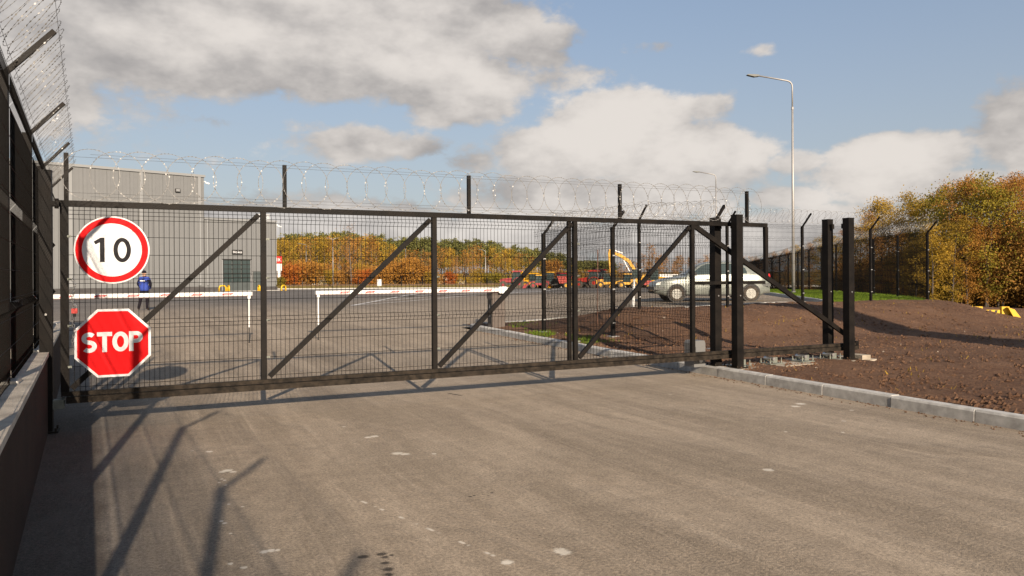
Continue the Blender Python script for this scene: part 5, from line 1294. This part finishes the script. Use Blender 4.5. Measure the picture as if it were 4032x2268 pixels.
for (px, d, h, k) in sorted(spec, reverse=True):
    low_ = d < 42 and h < 6.1
    x, y = ray(px, d); h = (1.55 + (HOR(px) - near_top(px) - (rn.uniform(110, 190) if low_ else rn.uniform(-4, 26))) / 3000 * d - near_ground(x, y)) * 0.955
    pr = rn.choice(near[k]); ph = {'gold': 8, 'rust': 9, 'green': 8, 'bare': 9}[k]; s_ = h / ph
    key = (k, low_); cnt[key] = cnt.get(key, 0) + 1
    lab = ('lower ' if low_ else 'tall ') + KW[k] + ' behind the long fence, ' + ORD[cnt[key] - 1] + ' such from the right edge'
    plant('birch_tree' if k != 'green' else 'broadleaf_tree', pr, x, y, near_ground(x, y), max(s_, .55), lab, 'tree', 'trees behind the long fence', s_)
for i in range(104):
    t = i / 103; px = 4120 - 800 * t + rn.uniform(-20, 20); d = 34 + 24 * t ** 1.3 + rn.uniform(0, 7)
    x, y = ray(px, d); s_ = rn.uniform(.6, 1.25) * (1 - .25 * t)
    plant('bush', rn.choice(near['bush']), x, y, near_ground(x, y), s_, NL['bush'], 'bush', 'bushes behind the long fence')
# the far wood
far = {
    'pine': [tree_proto(14, 5.4, 'pine', 31, .55, L_PINE, BARK_P, 26, 22, .60, .40), tree_proto(14, 6.0, 'pine', 32, .55, L_PINE, BARK_P, 28, 22, .62, .32)],
    'birch': [tree_proto(11, 4.0, 'b', 33, .34, L_GOLD, BARK_B, 22, 13, .50, .30), tree_proto(11, 4.0, 'b', 34, .34, L_ORANGE, BARK_B, 22, 13, .50, .28), tree_proto(11, 3.6, 'b', 35, .34, L_RUST, BARK_B, 22, 9, .48, .30)],
    'bare': [tree_proto(11, 3.4, 'b', 36, .3, L_RUST, TWIG, 30, 0, .4, .18, .010), tree_proto(11, 4.0, 'b', 38, .3, L_RUST, BARK_B, 30, 4, .4, .25, .010)],
    'shrub': [tree_proto(4.6, 4.6, 'bush', 37, .30, L_RED, TWIG, 22, 24, .45, .08, .010, 2), tree_proto(4.6, 4.4, 'bush', 39, .30, L_ORANGE, TWIG, 22, 24, .45, .08, .010, 2), tree_proto(3.6, 4.4, 'bush', 41, .30, L_GREEN, TWIG, 18, 22, .45, .08, .010, 2), tree_proto(4.2, 4.0, 'bush', 43, .30, L_GOLD, TWIG, 18, 15, .42, .08, .010, 2), tree_proto(4.2, 4.0, 'bush', 44, .30, L_RUST, TWIG, 20, 9, .42, .08, .010, 2)],
}
FLAB = {'pine': 'dark green pine in the far wood behind the yard', 'birch': 'yellow and orange birch in the far wood behind the yard', 'bare': 'bare pale stemmed birch in the far wood behind the yard'}
TOP = [(1040, 930), (1200, 925), (1350, 922), (1500, 932), (1700, 945), (1880, 950), (2050, 972), (2150, 990), (2250, 1015), (2330, 1035), (2420, 1050), (2560, 1050), (2700, 1055), (3000, 1050)]
def top_at(px):
    for (a, ya), (b, yb_) in zip(TOP[:-1], TOP[1:]):
        if a <= px <= b: return ya + (yb_ - ya) * (px - a) / (b - a)
    return 1045
for i in range(130):
    px = 1020 + 1400 * (i + rn.random()) / 130; d = rn.uniform(176, 232)
    x, y = ray(px, d); z = far_z(d); ztop = 1.55 + (HOR(px) - top_at(px) + rn.uniform(-22, 8)) / 3000 * d
    plant('pine_tree', rn.choice(far['pine']), x, y, z, max(.55, (ztop - z) / 14), FLAB['pine'], 'tree', 'pines of the far wood', max(.3, (ztop - z) / 14))
for i in range(120):
    px = 1020 + 1430 * (i + rn.random()) / 120; d = rn.uniform(142, 180)
    x, y = ray(px, d); z = far_z(d); ztop = 1.55 + (HOR(px) - top_at(px) - rn.uniform(14, 78) * (1.0 if px > 1500 else .4)) / 3000 * d
    k = 'bare' if rn.random() < .30 else 'birch'
    plant('birch_tree', (far['bare'][rn.random() < .6] if k == 'bare' else rn.choices(far['birch'], (5, 2.2, 3))[0]), x, y, z, max(.5, (ztop - z) / 11), FLAB[k], 'tree', 'birches of the far wood', max(.25, (ztop - z) / 11))
for i in range(26):
    px = 2440 + 560 * (i + rn.random()) / 26; d = rn.uniform(150, 210); x, y = ray(px, d); z = far_z(d) - .3
    s_ = rn.uniform(.35, .62); plant('birch_tree', rn.choice(far['birch'][1:]), x, y, z, s_ * 1.1, 'low rusty birch on the skyline behind the machines', 'tree', 'skyline birches behind the machines', s_)
for (px, d, h) in ((2565, 150, 7.6), (2600, 156, 5.8), (2660, 150, 4.6)):
    x, y = ray(px, d); plant('birch_tree', far['birch'][2], x, y, far_z(d), .62, 'orange birch rising above the excavator boom', 'tree', 'birches above the excavator', h / 11)
x, y = ray(1377, 128); plant('bare_birch', tree_proto(10.6, 5.2, 'b', 77, .2, L_RUST, BARK_B, 46, 2, .4, .14, .013), x, y, far_z(128), 1.0, 'tall bare birch with spreading pale branches before the wood', 'tree', None)
shrubs = [(1105, 124, .9, 0), (1135, 126, 1.0, 0), (1165, 125, 1.1, 0), (1195, 127, 1.0, 1), (1225, 126, .95, 1), (1250, 129, .8, 1), (1290, 131, .75, 1), (1335, 130, .62, 1), (1395, 131, .7, 1), (1425, 127, .72, 0), (1455, 131, .9, 1), (1485, 129, .7, 1), (1515, 131, 1.05, 1), (1545, 133, 1.1, 1), (1580, 132, .9, 1), (1620, 131, .95, 1), (1660, 134, 1.0, 1), (1700, 131, .8, 1), (1735, 132, .7, 1), (1765, 134, .75, 0), (1800, 136, .7, 1), (1840, 132, .7, 1), (1880, 134, .75, 1), (1915, 136, .6, 2), (1960, 132, .8, 2), (2000, 138, .6, 2), (2050, 138, .7, 1), (1090, 121, .5, 2), (2090, 140, .8, 1), (2130, 142, .9, 1), (2175, 142, 1.0, 1), (2230, 144, .8, 1), (1310, 134, 1.0, 1), (1365, 136, .9, 1), (1440, 138, 1.0, 1)]
SL = ['scarlet autumn shrub', 'orange autumn shrub', 'green shrub', 'golden shrub', 'thin brown shrub']
shrubs = [(px, d, s_, (k if k != 1 or 1185 < px < 1235 or 1500 < px < 1625 or px in (1660, 2175) else 3 + (px // 5) % 2)) for (px, d, s_, k) in shrubs]
cnt = {}
for (px, d, s_, k) in sorted(shrubs):
    cnt[k] = cnt.get(k, 0) + 1
    lab = SL[k] + ' on the far verge, ' + ORD[cnt[k] - 1] + ' of its colour from the warehouse corner'
    x, y = ray(px, d); s_ *= rn.uniform(.62, 1.0); plant('shrub', far['shrub'][k], x, y, far_z(d), s_ * 1.0, lab, 'shrub', 'shrubs on the far verge', s_ * rn.uniform(.8, 1.1))
for i in range(24):
    px = 1090 + 1000 * (i + rn.random()) / 60; d = rn.uniform(138, 150); x, y = ray(px, d); s_ = rn.uniform(.35, .95)
    plant('shrub', far['shrub'][rn.choice((1, 3, 3, 4, 4, 2))], x, y, far_z(d), s_ * 1.1, 'understorey shrub at the foot of the far wood', 'shrub', 'understorey of the far wood', s_)

# ------------------------------------------------------------------ grass, clods, stones
def blades(name, pts, h, w, mat_, label, cat):
    rng = np.random.default_rng(5); n = len(pts); P = np.asarray(pts)
    a = rng.uniform(0, 6.283, n); d = np.stack([np.cos(a), np.sin(a), np.zeros(n)], 1) * w * rng.uniform(.6, 1.4, (n, 1))
    lean = rng.normal(0, .35, (n, 2)) * h; hh = h * rng.uniform(.5, 1.3, n)
    V = np.empty((n, 3, 3)); V[:, 0] = P - d; V[:, 1] = P + d; V[:, 2] = P + np.stack([lean[:, 0], lean[:, 1], hh], 1)
    o = link(name, quads(name, V.reshape(-1, 3), mat_, 3)); tag(o, label, cat, None, 'stuff'); return o
rg = np.random.default_rng(8)
pts = []
for i in range(52000):
    t = rg.uniform(0, 1) ** 1.8 * 50; s = rg.uniform(0.1, 4.15)
    p = YC + FD * t + FN * s
    if soil_z(p.x, p.y) > -9 and not (p.y < 17.7 and p.x < 25): pts.append((p.x, p.y, verge_z(p.x, p.y) - 0.01))
blades('lawn_grass', pts, .07, .012, L_GRASS, 'short bright green grass on the strip before the long fence', 'grass')
pts = []
for i in range(4200):
    a, b = rg.uniform(0, 1), rg.uniform(0, 1)
    y = 13.2 + 6.3 * a; x = kerb_x(y) + 0.2 + abs(rg.normal(0, .35))
    if y > 18.4: x += rg.uniform(0, 2.4)
    if noise.noise(Vector((x * 1.6, y * 1.6, 4))) > 0.08: pts.append((x, y, soil_z(x, y) - .01))
blades('bank_grass', pts, .075, .008, L_GRASS, 'thin young grass along the kerb behind the gate', 'grass')
pts = []
for i in range(1500):
    x, y = rg.uniform(8, 24), rg.uniform(6, 17)
    if noise.noise(Vector((x * .9, y * .9, 9))) > .22: pts.append((x, y, soil_z(x, y) - .005))
blades('sparse_weeds', pts, .07, .010, L_GOLD, 'sparse weeds sprouting on the bare soil', 'weeds')
pts = []
for i in range(30000):
    d = rg.uniform(113, 134); l = rg.uniform(-42, 30); p = from_dl(d, l); pts.append((p[0], p[1], far_z(d)))
blades('verge_grass', pts, .45, .06, L_DRY, 'dry rough grass on the verge beyond the yard', 'grass')
m = MB(); rn2 = random.Random(4)
for i in range(14000):
    y = 3.2 + 13 * rn2.random() ** 1.3; x = kerb_x(y) + 0.22 + 15 * rn2.random() ** 1.6
    s_ = rn2.choice((.008, .011, .014, .018, .026, .034)) * rn2.uniform(.7, 1.3); z = soil_z(x, y) + s_ * .25
    vs = [Vector((x, y, z)) + Vector(v) * s_ * rn2.uniform(.65, 1.25) for v in ((1, 0, 0), (-1, 0, 0), (0, 1, 0), (0, -1, 0), (0, 0, .8), (0, 0, -.6))]
    mi = 1 if rn2.random() < .010 else 0
    m.add(vs, [(0, 2, 4), (2, 1, 4), (1, 3, 4), (3, 0, 4), (2, 0, 5), (1, 2, 5), (3, 1, 5), (0, 3, 5)], mi)
tag(m.build('soil_clods', [SOIL, mat('pale pebble', (0.22, 0.18, 0.14), .9)]), 'loose clods and pebbles strewn over the brown soil', 'soil', None, 'stuff')
m = MB()
for i in range(420):
    y = 3.0 + 15 * rn2.random(); x = kerb_x(y) - abs(rn2.gauss(0, .10)) - .02
    s_ = rn2.uniform(.006, .016); z = yard_z(x, y) + s_ * .3
    vs = [Vector((x, y, z)) + Vector(v) * s_ * rn2.uniform(.6, 1.3) for v in ((1, 0, 0), (-1, 0, 0), (0, 1, 0), (0, -1, 0), (0, 0, .8), (0, 0, -.6))]
    m.add(vs, [(0, 2, 4), (2, 1, 4), (1, 3, 4), (3, 0, 4), (2, 0, 5), (1, 2, 5), (3, 1, 5), (0, 3, 5)])
tag(m.build('kerb_grit', SOIL), 'fine grit and soil crumbs in the gutter along the kerb', 'grit', None, 'stuff')

# ------------------------------------------------------------------ unseen caster added behind the viewer for the broad shadow on the bank
tw = thing('shadow_caster', 'unseen plain grey pylon added behind the viewer to shade the soil bank', 'pylon', (13.9, -6.0, 0.0), -R(SUN_TRAVEL))
m = MB(); m.box((0, 0, 6.0), (1.5, 0.5, 12.0)); m.build('caster_shaft', CLAD, tw)
m = MB(); m.box((0, 0, 0.15), (1.9, 0.9, 0.3)); m.build('plinth', CONC, tw)

sh = thing('sky_blocker', 'unseen long brown shed added beyond the left wall to block sky light', 'shed', (-3.6, -2.0, 0.0))  # added out of view to cut the sky light beside the wall
m = MB(); m.box((-4, 0, 3.0), (8, 30, 6.4)); m.build('wall', WALLP, sh)  # body of the added sky blocker
m = MB(); m.prism([(-8.4, 6.0), (0.3, 6.0), (0.3, 6.25), (-4, 7.6), (-8.4, 6.25)], -15.3, 15.3); m.build('roof', DARKBASE, sh)  # top of the added sky blocker
